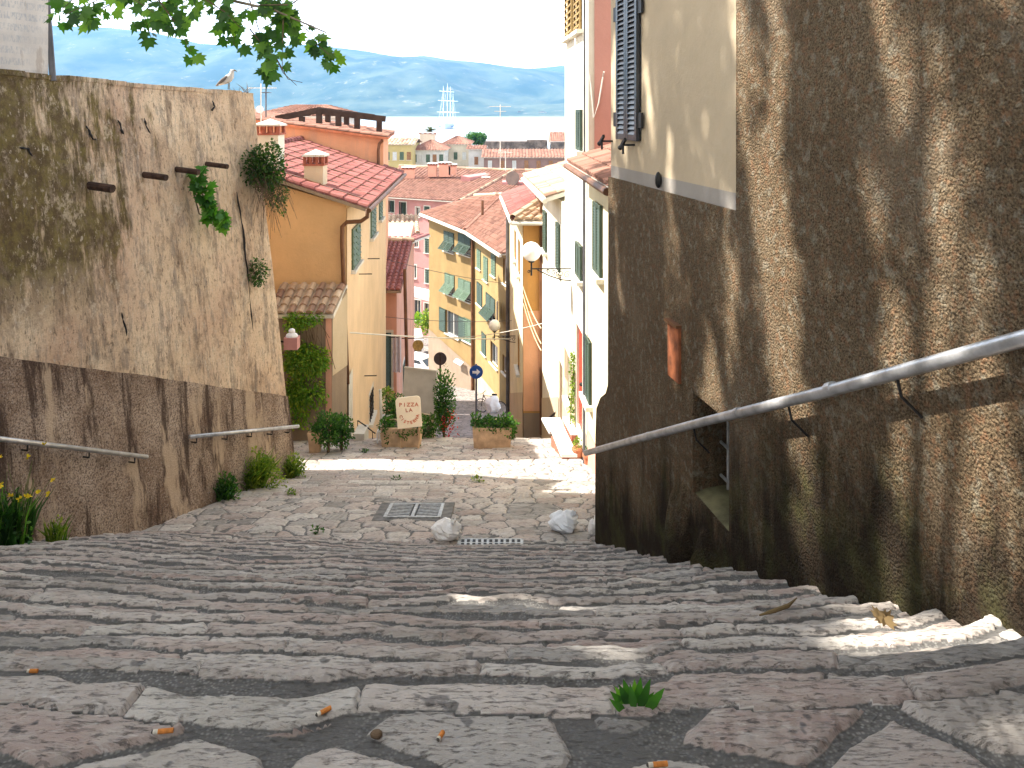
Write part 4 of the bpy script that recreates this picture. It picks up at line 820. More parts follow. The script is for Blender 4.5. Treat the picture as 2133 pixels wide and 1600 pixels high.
g = MB(); s_, z_ = WA.px(965, 753); k = WA.pt(s_, z_, .35); g.boxo(k, WA.d, (V((0, 0, 1))*.6+WA.n*-.8).normalized(), (WA.n*.6+V((0, 0, .8))).normalized(), .5, .16, .05); g.build('window_canopy', MT['cloth'], T)
g = MB(); s_, z_ = Ws[1].px(1048, 650); k = Ws[1].pt(s_, z_, .25); g.box(k.x-.25, k.x+.12, k.y-.3, k.y+.3, k.z-1.3, k.z+1.1)
L_ = thing('laundry', k, 'white laundry hanging in front of the golden house', 'laundry')
for i in range(3): g = MB(); g.boxo(k+V((-.1, -.5+i*.5, random.uniform(-.1, .1))), V((.1, 1, 0)).normalized(), V((0, 0, 1)), V((1, -.1, 0)), .22, .75-.12*i, .015); g.build('sheet', MT['cloth'], L_)

# ================================================================ houses down the right side
fx = lambda y: 2.076-.058*y
ftx = lambda y: (fx(y), y)
# near yellow house
T, Ws = building('low_yellow_house', (1.4, 12, -5.7), 'low yellow house with small tiled eave beside the rough house corner', 'house', [ftx(9.6), ftx(13.68), (5, 13.68), (5, 9.6)], -8, [-.98, -.98, .3, .3], 'yellow',
    {0: [(1240, 1256, 424, 570, 'px'), (1222, 1233, 705, 832, 'px')]})
for h in Ws[0].holes: window(T, Ws[0], h, 'closed', 'green', None, nsl=22)
tiles(T, (1.15, 9.7, -.92), (.93, 13.66, -.88), (4.6, 13.66, .35), (4.6, 9.7, .35), 'tile_o', .19, .34, h=.05)
g = MB(); g.tube([(1.13, 9.7, -.97), (.91, 13.7, -.93)], .05, 8); g.build('gutter', MT['brownpipe'], T)
g = MB(); s_, _ = Ws[0].px(1223, 500); g.tube([Ws[0].pt(s_, -.95, .06), Ws[0].pt(s_, -6.2, .06)], .018, 6); g.build('cable_run', MT['greypipe'], T)
skin(T, Ws[0], 0, Ws[0].L, -7.9, (-5.0, -5.35), 'rose2', 'worn_plinth', (), .015)
# tall cream tower house
T, Ws = building('tall_cream_house', (2, 15, -6.5), 'tall cream house with a pink gable wall rising above its neighbours on the right', 'house', [ftx(13.7), ftx(16.9), (6, 16.9), (6, 13.7)], -8.5, 6.0, 'white',
    {0: [(1181, 1195, -200, 78, 'px'), (1200, 1213, -200, 66, 'px'), (1204, 1214, 228, 313, 'px'), (1203, 1214, 508, 578, 'px'), (1200.5, 1213, 684, 900, 'px'), (1184, 1190, 745, 835, 'px')]})
for i, h in enumerate(Ws[0].holes):
    if i == 4: continue
    window(T, Ws[0], h, 'closed' if i < 4 else 'none', 'gold' if i < 2 else 'green', None, nsl=20)
h = Ws[0].holes[4]; g = MB(); g.boxo(Ws[0].pt((h[0]+h[1])/2, (h[2]+h[3])/2, -.08), Ws[0].d, V((0, 0, 1)), Ws[0].n, (h[1]-h[0])/2, (h[3]-h[2])/2, .03); dr = g.build('door', MT['redw'], T)
g = MB(); g.sphere(Ws[0].pt(h[0]+.12, h[2]+.95, .0), .035, nu=8, nv=6); g.build('handle', MT['black'], dr)
skin(T, Ws[3], 0, Ws[3].L-.1, -8, 5.9, 'pink', 'gable_plaster', (), .015)
g = MB(); g.tube([Ws[3].pt(Ws[3].L-.02, 0.6, .05), P(1237, 245, 13.6), P(1247, 215, 13.6), P(1256, 160, 13.6), P(1258, 150, 13.5)], .015, 6); g.build('loose_cable', MT['trim'], T)
g = MB(); g.tube([Ws[0].pt(.1, 5, .05), Ws[0].pt(.1, -6, .05)], .02, 6); g.build('cable_run', MT['greypipe'], T)
g = MB(); wl = Ws[0]; 
skin(T, wl, 0, h[0]-.1, -8.4, (-5.45, -5.6), 'pale', 'worn_plinth', (), .015); skin(T, wl, h[1]+.05, wl.L, -8.4, (-5.3, -5.5), 'beige', 'far_plinth', [wl.holes[5]] if wl.holes[5][2] < -5.5 else (), .015)
# white house
T, Ws = building('white_house', (1.5, 20, -8), 'white house with an overhanging pale tiled roof between tower and ochre house', 'house', [ftx(16.92), ftx(23.8), (6, 23.8), (6, 16.92)], -12, [-1.95, -1.95, -.6, -.6], 'white',
    {0: [(1134, 1140, 440, 522, 'px'), (1161, 1168, 465, 562, 'px'), (1165, 1172, 757, 900, 'px')]})
window(T, Ws[0], Ws[0].holes[0], 'closed', 'green', None, nsl=14); window(T, Ws[0], Ws[0].holes[1], 'closed', 'green', None, nsl=14)
h = Ws[0].holes[2]; g = MB(); g.boxo(Ws[0].pt((h[0]+h[1])/2, (h[2]+h[3])/2, -.1), Ws[0].d, V((0, 0, 1)), Ws[0].n, (h[1]-h[0])/2, (h[3]-h[2])/2, .03); dr = g.build('door', MT['brownw'], T); g = MB(); g.sphere(Ws[0].pt(h[0]+.12, h[2]+.95, -.03), .035, nu=8, nv=6); g.build('handle', MT['black'], dr)
skin(T, Ws[0], 0, h[0]-.05, -9, (-5.7, -5.9), 'beige', 'near_plinth', (), .015); skin(T, Ws[0], h[1]+.05, Ws[0].L, -11.9, (-6.3, -8.4), 'beige', 'worn_plinth', (), .015)
tiles(T, (.72, 17.5, -1.88), (.33, 24.1, -1.95), (4.8, 24.1, -.55), (4.8, 17.5, -.55), 'tile_l', .22, .4, h=.06)
g = MB(); g.tube([(.70, 17.5, -1.95), (.31, 24.1, -2.02)], .055, 8); g.build('gutter', MT['trim'], T)
g = MB(); g.tube([P(1129, 412, 21.6), P(1128.5, 440, 21.9), P(1128.5, 905, 21.9)], .06, 8); g.build('downpipe', MT['brownpipe'], T)
RW = Wall((.62, 28), (-.10, 28))
# ochre house
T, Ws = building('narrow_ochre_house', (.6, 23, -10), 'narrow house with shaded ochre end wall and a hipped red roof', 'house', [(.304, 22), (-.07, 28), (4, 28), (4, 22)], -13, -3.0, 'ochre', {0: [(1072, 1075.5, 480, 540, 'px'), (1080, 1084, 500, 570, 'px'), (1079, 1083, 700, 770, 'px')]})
for h in Ws[0].holes: window(T, Ws[0], h, 'none', 'green', None, nsl=10)
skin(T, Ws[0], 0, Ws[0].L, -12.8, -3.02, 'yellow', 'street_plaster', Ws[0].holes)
skin(T, Ws[0], 0, Ws[0].L, -12.9, (-7.6, -9.7), 'beige', 'worn_plinth', (), .02)
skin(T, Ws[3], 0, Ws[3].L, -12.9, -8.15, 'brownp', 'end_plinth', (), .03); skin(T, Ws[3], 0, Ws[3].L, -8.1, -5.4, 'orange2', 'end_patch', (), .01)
tiles(T, (.02, 21.65, -2.93), (-.36, 28.3, -2.93), (1.6, 28.3, -2.2), (1.6, 24, -2.2), 'tile_r', .22, .4); tiles(T, (3, 21.65, -2.93), (.02, 21.65, -2.93), (1.6, 24, -2.2), (3, 24, -2.2), 'tile_l', .24, .32, h=.07)
ridge_caps(T, (.02, 21.65, -2.86), (1.6, 24, -2.12), 'tile_l'); ridge_caps(T, (1.6, 24, -2.12), (1.6, 28.3, -2.12), 'tile_l')
g = MB(); g.tube([(-.0, 21.62, -3.0), (3, 21.62, -3.0)], .05, 8); g.tube([(-.02, 21.65, -3.0), (-.4, 28.3, -3.0)], .05, 8); g.build('gutter', MT['trim'], T)
g = MB(); g.tube([(-.14, 28, -3), (-.14, 28, -12)], .07, 8); g.build('downpipe', MT['greypipe'], T)
for i in range(7):
    pass
# globe lamps on scrolled brackets
def lamp(Y, xw, ua, va, ug, vg, r, label):
    T = thing('globe_lamp', (xw, Y, P(ua, va, Y).z), label, 'street lamp', 'white globe lamps on wall brackets')
    az = P(ua, va, Y).z; xg = P(ug, vg, Y).x; zg = P(ug, vg, Y).z
    g = MB(); g.bar((xw+.03, Y, az), (xg-.02, Y, az), .022); g.tube([(xg, Y, zg-r-.28), (xg, Y, zg-r)], .018, 8); g.build('arm', MT['black'], T)
    g = MB(); L = xw-xg
    lo = [(xw, Y, az-.24*L/.8), (xw-.25*L, Y, az-.22*L/.8), (xw-.55*L, Y, az-.14*L/.8), (xw-.85*L, Y, az-.02)]; g.tube(lo, .012, 6)
    def scroll(cx, cz, rr, s_=1):
        pts = [(cx+s_*rr*(1-t*.75)*math.cos(t*8.5), Y, cz+rr*(1-t*.75)*math.sin(t*8.5)) for t in [k/16 for k in range(17)]]; g.tube(pts, .008, 5)
    for cx, cz, rr, s_ in ((.10, -.12, .075, 1), (.28, -.10, .07, -1), (.44, -.08, .055, 1), (.58, -.055, .04, -1), (1.06, -.06, .035, 1)): scroll(xw-cx*L, az+cz*L/.8, rr*L/.8, s_)
    g.build('scrollwork', MT['black'], T)
    g = MB(); g.disc((xg, Y, zg-r-.02), (0, 0, 1), .06, .04, 14); g.build('collar', MT['black'], T)
    g = MB(); g.sphere((xg, Y, zg), r, nu=28, nv=18); g.build('globe', MT['globe'], T, smooth=True)
lamp(15.9, 1.153, 1150, 560, 1107, 524, .188, 'nearer white globe lamp on a scrolled iron bracket in front of the ochre wall')
lamp(25, .117, 1060, 700, 1030, 678, .178, 'smaller, farther white globe lamp on a bracket in front of the golden house')
# wires across the street
def wire(pts, r, mat, label, sag=.1, name='overhead_cable', cat='cable'):
    a, b_ = V(pts[0]), V(pts[1]); g = MB(); g.tube([a.lerp(b_, t)-V((0, 0, sag*4*t*(1-t))) for t in [k/14 for k in range(15)]], r, 5); return g.build(name, MT[mat], None, label=label, cat=cat, group='cables strung across the street')
wire((P(690, 690, 17.4), P(1064, 706, 24.9)), .016, 'trim', 'thick pale cable strung from the orange house to the farther lamp', .05)
wire((P(935, 703, 25), P(1196, 655, 15.9)), .009, 'trim', 'thin cable from mid street up to the cream tower house', .12)
wire((P(805, 540, 26.3), P(1062, 592, 27)), .008, 'greypipe', 'fine dark wire crossing in front of the golden house upper windows', .08)
wire((P(803, 660, 25.6), P(1066, 668, 26)), .008, 'greypipe', 'fine dark wire crossing in front of the golden house middle windows', .08)
for k, (a, b_, lb) in enumerate((((1089, 596), (1127, 684), 'uppermost'), ((1089, 612), (1127, 716), 'middle'), ((1090, 632), (1127, 730), 'lowest'))):
    wire((P(*a, 21.9), P(*b_, 21.2)), .014, 'rope', '%s of three pale cables slung across the ochre end wall' % lb, .12)

# ================================================================ harbour-side town
def block(u0, u1, ve, vr, Y, dp, mat, tile, label, nwin=0, hip=True, vw=None, name='harbour_house', zb=-25):
    x0, x1 = (u0-CU)/F*Y, (u1-CU)/F*Y; ze = (H-ve)/F*Y; zr = (H-vr)/F*(Y+dp/2)
    hs = []
    wd = (x1-x0)
    for k in range(nwin): c = wd*(k+.5)/nwin; zz = (H-vw)/F*Y if vw else ze-2.2; hs.append((c-.38, c+.38, zz-.75, zz+.75))
    T, Ws = building(name, ((x0+x1)/2, Y, zb), label, 'house', [(x0, Y), (x1, Y), (x1, Y+dp), (x0, Y+dp)], zb, ze, mat, {0: hs})
    for h in Ws[0].holes: window(T, Ws[0], h, 'closed', random.choice(['pgreen', 'bluew', 'brownw']), None, nsl=4)
    o = .5; xm0, xm1 = (x0+(dp/2 if hip else 0)*.6, x1-(dp/2 if hip else 0)*.6)
    if xm0 > xm1: xm0 = xm1 = (x0+x1)/2
    c = [V((x0-o, Y-o, ze)), V((x1+o, Y-o, ze)), V((x1+o, Y+dp+o, ze)), V((x0-o, Y+dp+o, ze))]; r0 = V((xm0-(0 if hip else o), Y+dp/2, zr)); r1 = V((xm1+(0 if hip else o), Y+dp/2, zr))
    tiles(T, c[0], c[1], r1, r0, tile, .6, .9, h=.12); tiles(T, c[2], c[3], r0, r1, tile, 1.2, 1.5, h=.12)
    if hip: tiles(T, c[1], c[2], r1, r1+V((0, .02, 0)), tile, .9, .9, h=.12); tiles(T, c[3], c[0], r0+V((0, .02, 0)), r0, tile, .9, .9, h=.12)
    return T, Ws
block(800, 859, 301, 288, 150, 12, 'olive', 'tile_l', 'olive yellow house at the left end of the harbour row', 4, False, 325)
block(857, 926, 313, 292, 155, 12, 'bluew', 'tile_o', 'pale blue grey harbour house with orange hipped roof', 5, True, 330)
T, _ = block(922, 976, 301, 283, 165, 14, 'pale', 'tile_o', 'taller cream harbour house with hipped roof under the palm', 3, True, 325)
c = P(882, 292, 160); chimney(T, (c.x, 168, c.z-1), 3.2, 1.5, 2.0, 'pale')
block(976, 1008, 311, 303, 158, 9, 'bluew', 'tile_o', 'small pale house with grey side right of the cream one', 1, False, 335)
T, Ws = block(1008, 1185, 328, 311, 150, 14, 'mauve', 'tile_o', 'long low building with bright red roof and brown wall by the quay', 7, False, 343)
T, Ws = block(1150, 1200, 300, 275, 222, 10, 'pale', 'tile_o', 'pale gabled house standing above the fortress wall', 0, False)
T = thing('fortress_wall', (0, 212, -24), 'dark stone fortress wall along the water', 'wall'); g = MB()
for u0, u1, v in ((996, 1098, 295), (1098, 1148, 292), (1148, 1200, 296)): a = P(u0, v, 212); b_ = P(u1, v, 212); g.prism([(a.x, 212, -25), (b_.x, 212, -25), (b_.x-(1 if u1 == 1148 else 0), 212, a.z), (a.x, 212, a.z)], (0, 6, 0))
g.build('rampart', MT['fort'], T)
# white houses scattered on the far shore
proto = None
for i in range(34):
    u = random.uniform(560, 1170) if i < 26 else random.uniform(600, 900); v = random.uniform(226, 239) if i < 26 else random.uniform(206, 226)
    Y = 3560+(239-v)*34; c = P(u, v, Y)
    if proto is None:
        proto = thing('shore_house', c, 'tiny pale house on the far shore of the bay', 'house', 'pale houses scattered on the far shore')
        g = MB(); g.box(c.x-9, c.x+9, Y-6, Y+6, c.z-10, c.z+6); g.build('wall', MT['white'], proto)
        g = MB(); g.prism([(c.x-10, Y-7, c.z+6), (c.x+10, Y-7, c.z+6), (c.x, Y-7, c.z+10)], (0, 14, 0)); g.build('roof', MT['tile_o'], proto); r = proto
    else:
        r = proto.copy(); COL.objects.link(r)
        for ch in proto.children: k = ch.copy(); COL.objects.link(k); k.parent = r
    s_ = random.uniform(.5, 1.3); r.location = c; r.scale = (s_*random.uniform(.8, 1.8), s_, s_*.8)
# unseen house blocks added on the left to throw shade on the landing
T, _ = building('terrace_shade_block', (-9, 11, .3), 'unseen ochre block added on the terrace to shade the landing', 'house', [(-7.3, 9.6), (-7.3, 12.55), (-12, 12.55), (-12, 9.6)], .1, 9.0, 'orange')
T, _ = building('wall_end_shade_block', (-7, 16, -7), 'unseen block added behind the left wall end to shade the landing', 'house', [(-4.72, 14.8), (-5.5, 17.4), (-9.4, 17.4), (-9.4, 14.8)], -8, .2, 'peach')

# ================================================================ plants
def rv(): return V((random.gauss(0, 1), random.gauss(0, 1), random.gauss(0, 1))).normalized()
LOBE = [(0, 0), (.18, -.10), (.50, -.02), (.34, .14), (.62, .36), (.36, .40), (.40, .62), (.16, .60), (0, 1.0), (-.16, .60), (-.40, .62), (-.36, .40), (-.62, .36), (-.34, .14), (-.50, -.02), (-.18, -.10)]
OVAL = [(0, 0), (.28, .35), (.22, .75), (0, 1), (-.22, .75), (-.28, .35)]
BLADE = [(-.06, 0), (.06, 0), (.05, .6), (0, 1), (-.05, .6)]
QUAD = [(0, 0), (.35, .5), (0, 1), (-.35, .5)]
def leafat(mb, p, d, nrm, s, shape=QUAD, r=None, fold=.15):
    d = V(d).normalized(); a = d.cross(nrm)
    if a.length < 1e-3: a = d.cross(V((1, .3, .2)))
    a.normalize(); n2 = a.cross(d)
    mb.add([p+a*(x*s)+d*(y*s)+n2*(-abs(x)*fold*s-y*y*.12*s) for x, y in shape], [tuple(range(len(shape)))], random.random() if r is None else r)
def bush(mb, c, rad, n, s, shape=QUAD, seed=1, drop=0):
    c = V(c)
    for i in range(n):
        d = rv(); k = random.random()**.45; f = float(vn(np.array([d.x*2.3+seed]), np.array([d.y*2.3+d.z*1.7]), seed)[0])
        k *= .62+.55*f; p = c+V((d.x*rad[0]*k, d.y*rad[1]*k, d.z*rad[2]*k)); dd = (d+rv()*.8+V((0, 0, .3-drop))).normalized()
        leafat(mb, p, dd, (rv()+V((0, 0, 1.0))+d*.6), s*random.uniform(.6, 1.3), shape, min(1, max(0, random.gauss(.35+.35*k, .2))))
def tuft(mb, p, n, h, spread=.5, w=1.):
    for i in range(n):
        d = V((random.uniform(-1, 1)*spread, random.uniform(-1, 1)*spread, 1)).normalized(); q = V(p)+V((random.uniform(-1, 1), random.uniform(-1, 1), 0))*h*.25
        L = h*random.uniform(.5, 1.1); a = d.cross(rv()).normalized()*h*.035*w; m_ = q+d*L*.55; e = q+d*L+V((d.x, d.y, -.2))*L*.35
        mb.add([q-a, q+a, m_+a*.8, m_-a*.8, e], [(0, 1, 2, 3), (3, 2, 4)], random.random())
# --- plane tree: trunk out of frame to the left, crown overhead, one limb reaching into the picture
TREE = thing('plane_tree', (-10.5, 5.5, .3), 'plane tree whose leafy branches hang into the top left of the view', 'tree')
g = MB(); base = V((-10.5, 5.5, .2)); top = V((-10.4, 5.3, 6.8)); g.tube([base, base.lerp(top, .5)+V((.1, 0, 0)), top], [.42, .35, .27], 12)
limbs = []
def limb(p, q, r0, r1, sag=0):
    p = V(p); q = V(q); pts = [p.lerp(q, t)+V((random.uniform(-.15, .15), random.uniform(-.15, .15), sag*4*t*(1-t))) for t in (0, .25, .5, .75)]+[q]
    pts[0] = p; g.tube(pts, [r0+(r1-r0)*k/4 for k in range(5)], 8); limbs.append(pts)
for q_, r_ in (((-7.5, -1.5, 10.2), .16), ((-6.0, 2.5, 12), .17), ((-5.4, 5.6, 10.6), .17), ((-6.5, 8.5, 10.8), .16), ((-9.5, 11.0, 11), .14), ((-13, 9.5, 12), .15), ((-15, 3, 12), .15), ((-10.5, 5, 14.5), .17), ((-11, -2.5, 11.5), .14), ((-8, 5.0, 13.6), .13)):
    limb(top, q_, r_, .05, .5)
lo = [V((-10.45, 5.35, 5.2)), V((-7.6, 6.6, 3.6)), V((-5.2, 6.7, 2.2)), V((-3.8, 6.6, 1.35)), V((-2.7, 6.5, .98)), V((-1.9, 6.5, .8)), V((-1.48, 6.5, .62))]; g.tube(lo, [.12, .08, .05, .03, .016, .010, .005], 8)
g.build('trunk', MT['bark'], TREE)
tw = MB(); lf = MB()
def spray(p, q, n, s, drop=.3, r=.006):
    p = V(p); q = V(q); mid = p.lerp(q, .5)+V((0, 0, .03)); tw.tube([p, mid, q], [r, r*.7, r*.35], 5)
    for i in range(n):
        t = random.uniform(.2, 1.05); c = p.lerp(q, t)+V((0, 0, .03*(1-abs(2*t-1)))); d = (V((random.uniform(-1, 1), random.uniform(-.6, .6), random.uniform(-1.1, .35)-drop))).normalized()
        st = c+d*random.uniform(.02, .08); leafat(lf, st, d, V((random.uniform(-.5, .5), -1.0, random.uniform(-.2, 1.2))), s*random.uniform(.6, 1.15), LOBE, random.random(), .25)
for (u0, v0, u1, v1, n) in ((560, 0, 300, -60, 16), (330, -40, 150, 30, 16), (250, 0, 175, 50, 9), (330, 0, 385, 95, 15), (290, 10, 300, 85, 9), (430, 0, 520, 60, 14), (520, 0, 570, 130, 18), (560, 10, 690, 110, 20), (590, 40, 600, 140, 12), (640, 90, 695, 110, 9), (480, 20, 500, 95, 12), (620, 0, 560, 60, 14), (380, -20, 260, 40, 13), (560, -30, 620, 30, 16), (130, -20, 110, 30, 8), (200, -30, 130, 10, 10), (440, -30, 400, 30, 12), (520, 60, 545, 120, 10), (600, 10, 500, 30, 12), (450, -20, 340, 40, 12), (230, -20, 330, 30, 12)):
    Y = random.uniform(6.2, 6.9); spray(P(u0, v0, Y), P(u1+random.uniform(-18, 18), v1+random.uniform(-6, 14), Y+random.uniform(-.2, .2)), int(n*.85), .12)
tw.tube([P(575, 120, 6.5), P(590, 152, 6.5), P(618, 178, 6.5)], [.005, .003, .002], 5); tw.tube([P(575, 120, 6.5), P(600, 165, 6.4), P(630, 172, 6.4)], [.004, .003, .002], 5)
for u, v in ((300, -60), (330, -40), (560, -30), (130, -20), (430, -30), (620, -10)): tw.tube([P(u, v, 6.5), V((-3.0-(620-u)*.004, 6.6, 1.5))], .012, 5)
# crown overhead: leaves left out along the sun rays to shape the light streaks
TE = math.tan(math.radians(SUNEL)); N_ = 190000
x = rng.uniform(-17.5, -2.6, N_); y = rng.uniform(-5.5, 12.9, N_); z = rng.uniform(7.0, 15.4, N_)
inn = ((x+10.)/7.3)**2+((y-4.0)/9.)**2+((z-11.2)/4.2)**2 < 1
k = x-1.6; hh = z+k*TE; yy = y+k*.11/.99       # where the sun through each leaf meets the rough wall
fa = fbm(yy*3.1-hh*.55+9.3, hh*.50+2, 517, 2)*.55+fbm(yy*6.5-hh*1.3, hh*1.05, 411, 2)*.45
lim = .535-.095*np.exp(-((yy-5.0)/2.6)**4)*np.exp(-((hh-.3)/3.3)**4)+.05*(yy < 3.1)
lim = np.where(hh < -2.6, .80, lim)
gp_ = fa > lim
gp_ |= ((((yy-4.1+.12*(hh+4.6))/.48)**2+((hh+4.8)/1.5)**2 < 1) & (fa > .40)) | (((yy-2.2)/.14)**2+((hh+5.5)/.45)**2 < 1) | (((yy-3.2)/.16)**2+((hh+3.6)/.5)**2 < 1) | (((yy-4.75)/.25)**2+((hh+5.6)/.5)**2 < 1) | (((yy-1.9)/.16)**2+((hh+6.)/.5)**2 < 1)  # extra openings cut where sun patches are wanted on the steps
keep = inn & ~gp_; tops = np.stack([x, y, z], 1)[keep]
print('crown leaves', len(tops))
def crown_mesh(name, P0, parent):
    n = len(P0); nv = len(OVAL); d = rng.normal(size=(n, 3)); d /= np.linalg.norm(d, axis=1)[:, None]; up = rng.normal(size=(n, 3))*.5+np.array([0, 0, 1.])
    a = np.cross(d, up); a /= np.linalg.norm(a, axis=1)[:, None]; n2 = np.cross(a, d); sz = rng.uniform(.16, .25, n)[:, None]
    co = np.stack([P0+a*(px_*sz)+d*(py_*sz)-n2*(abs(px_)*.15+py_*py_*.12)*sz for px_, py_ in OVAL], 1).reshape(-1, 3)-np.array(ORG[parent.name])
    me = bpy.data.meshes.new(name); me.vertices.add(n*nv); me.vertices.foreach_set('co', co.astype(np.float32).ravel()); me.loops.add(n*nv); me.loops.foreach_set('vertex_index', np.arange(n*nv, dtype=np.int32))
    me.polygons.add(n); me.polygons.foreach_set('loop_start', np.arange(0, n*nv, nv, dtype=np.int32)); me.update(calc_edges=True); me.materials.append(MT['lf'])
    at_ = me.attributes.new('rnd', 'FLOAT', 'FACE'); at_.data.foreach_set('value', rng.uniform(size=n).astype(np.float32))
    o = bpy.data.objects.new(name, me); COL.objects.link(o); o.parent = parent; return o
crown_mesh('crown', tops, TREE)
tw.build('twigs', MT['twig'], TREE); lf.build('hanging_leaves', MT['lf'], TREE)
random.seed(5)
# --- plants on the left wall
def wallplant(name, label, cat, path, n, s, mat, shape, rad, hang=.3, stem=.012, extra=None):
    T = thing(name, path[0], label, cat); g = MB(); g.tube(path, [stem*(1-.6*k/(len(path)-1)) for k in range(len(path))], 6)
    if extra: extra(g)
    g.build('stem', MT['twig'], T); g = MB()
    for i in range(n):
        t = random.random()**.8*(len(path)-1); k = min(int(t), len(path)-2); c = V(path[k]).lerp(V(path[k+1]), t-k); d = rv(); d = V((abs(d.x)*.8, -abs(d.y), d.z-hang)).normalized()
        leafat(g, c+V((abs(random.gauss(0, rad[0])), -abs(random.gauss(0, rad[1])), random.gauss(0, rad[2]))), d, V((.5, -1, .6))+rv()*.5, s*random.uniform(.6, 1.2), shape)
    g.build('foliage', MT[mat], T); return T
def wp(u, v, off=.1): y, z = lw_px(u, v); return lw_z(y, z)+nl*off
wallplant('fig_plant', 'bright green fig sapling growing out of the left wall by the iron spouts', 'plant', [wp(395, 352, .02), wp(400, 395, .14), wp(412, 440, .2), wp(440, 462, .2)], 70, .17, 'fig', LOBE, (.06, .05, .06), .4, .014,
          lambda g: g.tube([wp(395, 352, .0), wp(393, 400, .08), wp(400, 445, .12), wp(420, 452, .12)], .01, 6))
def twigs(g):
    for i in range(110):
        a = wp(random.uniform(505, 545), random.uniform(330, 400), .15); a2 = a+V((random.uniform(.0, .5), -random.uniform(0, .2), -random.uniform(.25, .8))); g.tube([a, a.lerp(a2, .5)+V((.08, 0, .05)), a2], .003, 3)
T = wallplant('caper_bush', 'dense dark hanging bush near the far top of the left wall', 'bush', [wp(505, 315, .1), wp(522, 345, .2), wp(535, 385, .25), wp(545, 420, .25)], 10, .06, 'ivy', OVAL, (.1, .1, .1), .5, .01, twigs)
g = MB(); bush(g, wp(524, 348, .22), (.38, .34, .46), 2300, .055, OVAL, 3, .5); bush(g, wp(545, 405, .28), (.26, .22, .32), 500, .045, OVAL, 5, .8); g.build('leaves', MT['ivy'], T)
T = wallplant('small_caper_bush', 'small bush sprouting lower down the left wall', 'bush', [wp(517, 548, .03), wp(522, 575, .1), wp(530, 590, .12)], 12, .04, 'ivy', OVAL, (.05, .05, .05))
g = MB(); bush(g, wp(524, 565, .12), (.16, .14, .24), 420, .045, OVAL, 8, .6); g.build('leaves', MT['ivy'], T)
T = thing('wall_top_weed', wp(520, 188, -.1), 'sparse weed on top of the wall end beside the gull', 'weed'); g = MB(); tuft(g, V((-4.2, 12.9, .27)), 16, .22, .8, .5); tuft(g, V((-4.25, 12.6, .27)), 10, .14, .9, .5); g.build('blades', MT['twig'], T)
# --- weeds at the foot of the left wall
def weed(name, label, u, v, Y, h, n, spread, flowers=0, rad=(.12, .1, .12), fol=0, mat='weed'):
    x = (u-CU)/F*Y; z = height(x, Y) if Y < 17 else G(Y); T = thing(name, (x, Y, z), label, 'weed', 'weeds along the steps'); g = MB()
    tuft(g, (x, Y, z-.02), n, h, spread); 
    if fol: bush(g, (x, Y, z+h*.4), (rad[0], rad[1], rad[2]), fol, .04, OVAL, 4)
    g.build('leaves', MT[mat], T)
    if flowers:
        g = MB(); 
        for i in range(flowers):
            a = V((x+random.uniform(-.1, .45), Y+random.uniform(-.2, .25), z+h*random.uniform(.7, 1.35))); g.tube([(x+random.uniform(-.05, .2), Y, z+.1), a], .003, 4)
        g.build('stalk', MT['stem'], T); g = MB(); random.seed(9)
        for i in range(flowers): a = V((x+random.uniform(-.1, .5), Y+random.uniform(-.25, .2), z+h*random.uniform(.7, 1.45))); g = MB(); [leafat(g, a, rv()+V((0, 0, .6)), rv(), .035, OVAL) for _ in range(7)]; g.build('flower', MT['yelf'], T)
    return T
weed('flowering_weed', 'tall yellow flowering weed at the left edge of the picture', 12, 1140, 7.75, .62, 150, .35, 12, (.26, .2, .3), 700, 'bush')
weed('slim_weed', 'slim green weed at the wall foot right of the yellow flowers', 122, 1125, 8.35, .36, 40, .3, 0, (.06, .06, .18), 130)
weed('leafy_weed', 'spreading leafy weed patch against the far part of the left wall', 528, 1000, 11.9, .55, 240, .6, 0, (.50, .26, .32), 2600)
weed('leafy_weed', 'dark green weed clump left of the spreading patch at the wall foot', 468, 1022, 11.2, .34, 90, .5, 0, (.22, .16, .2), 800, 'bush')
weed('corner_weed', 'small weed at the far corner of the left wall', 610, 985, 12.75, .36, 90, .6, 0, (.24, .16, .2), 700)
for i, (u, v, Y, lb) in enumerate(((995, 1000, 12.4, 'yellowish grass tuft in the sunny strip of paving'), (824, 1002, 12.45, 'dark tuft at the end of the ribbed steps'), (660, 1105, 9.7, 'low weed between slabs left of the drain grate'), (605, 1030, 11.5, 'small weed tuft on the ribbed steps'), (760, 948, 15.0, 'tuft between stones near the left planter'), (868, 930, 15.6, 'dark tuft in the paving right of the left planter'))):
    weed('paving_weed', lb, u, v, Y, .07, 26, 1.2, 0, (.09, .05, .03), 40, 'weed' if i in (0, 3) else 'bush')
T = thing('leaf_tuft', (.42, 2.53, height(.42, 2.53)), 'pointed green leaves sprouting behind the large foreground slab', 'weed'); g = MB(); x0 = (1325-CU)/F*2.47; zt = height(x0, 2.47)
for i in range(13):
    a_ = (i/12-.5)*1.9; leafat(g, V((x0+(i-6)*.004, 2.48+random.uniform(-.02, .02), zt-.02)), V((math.sin(a_)*1.1, random.uniform(-.25, .25), math.cos(a_)+.15)), V((0, -1, .3)), random.uniform(.07, .10), [(-.05, 0), (.05, 0), (.16, .45), (.09, .75), (0, 1), (-.09, .75), (-.16, .45)])
g.build('leaves', MT['fig'], T)
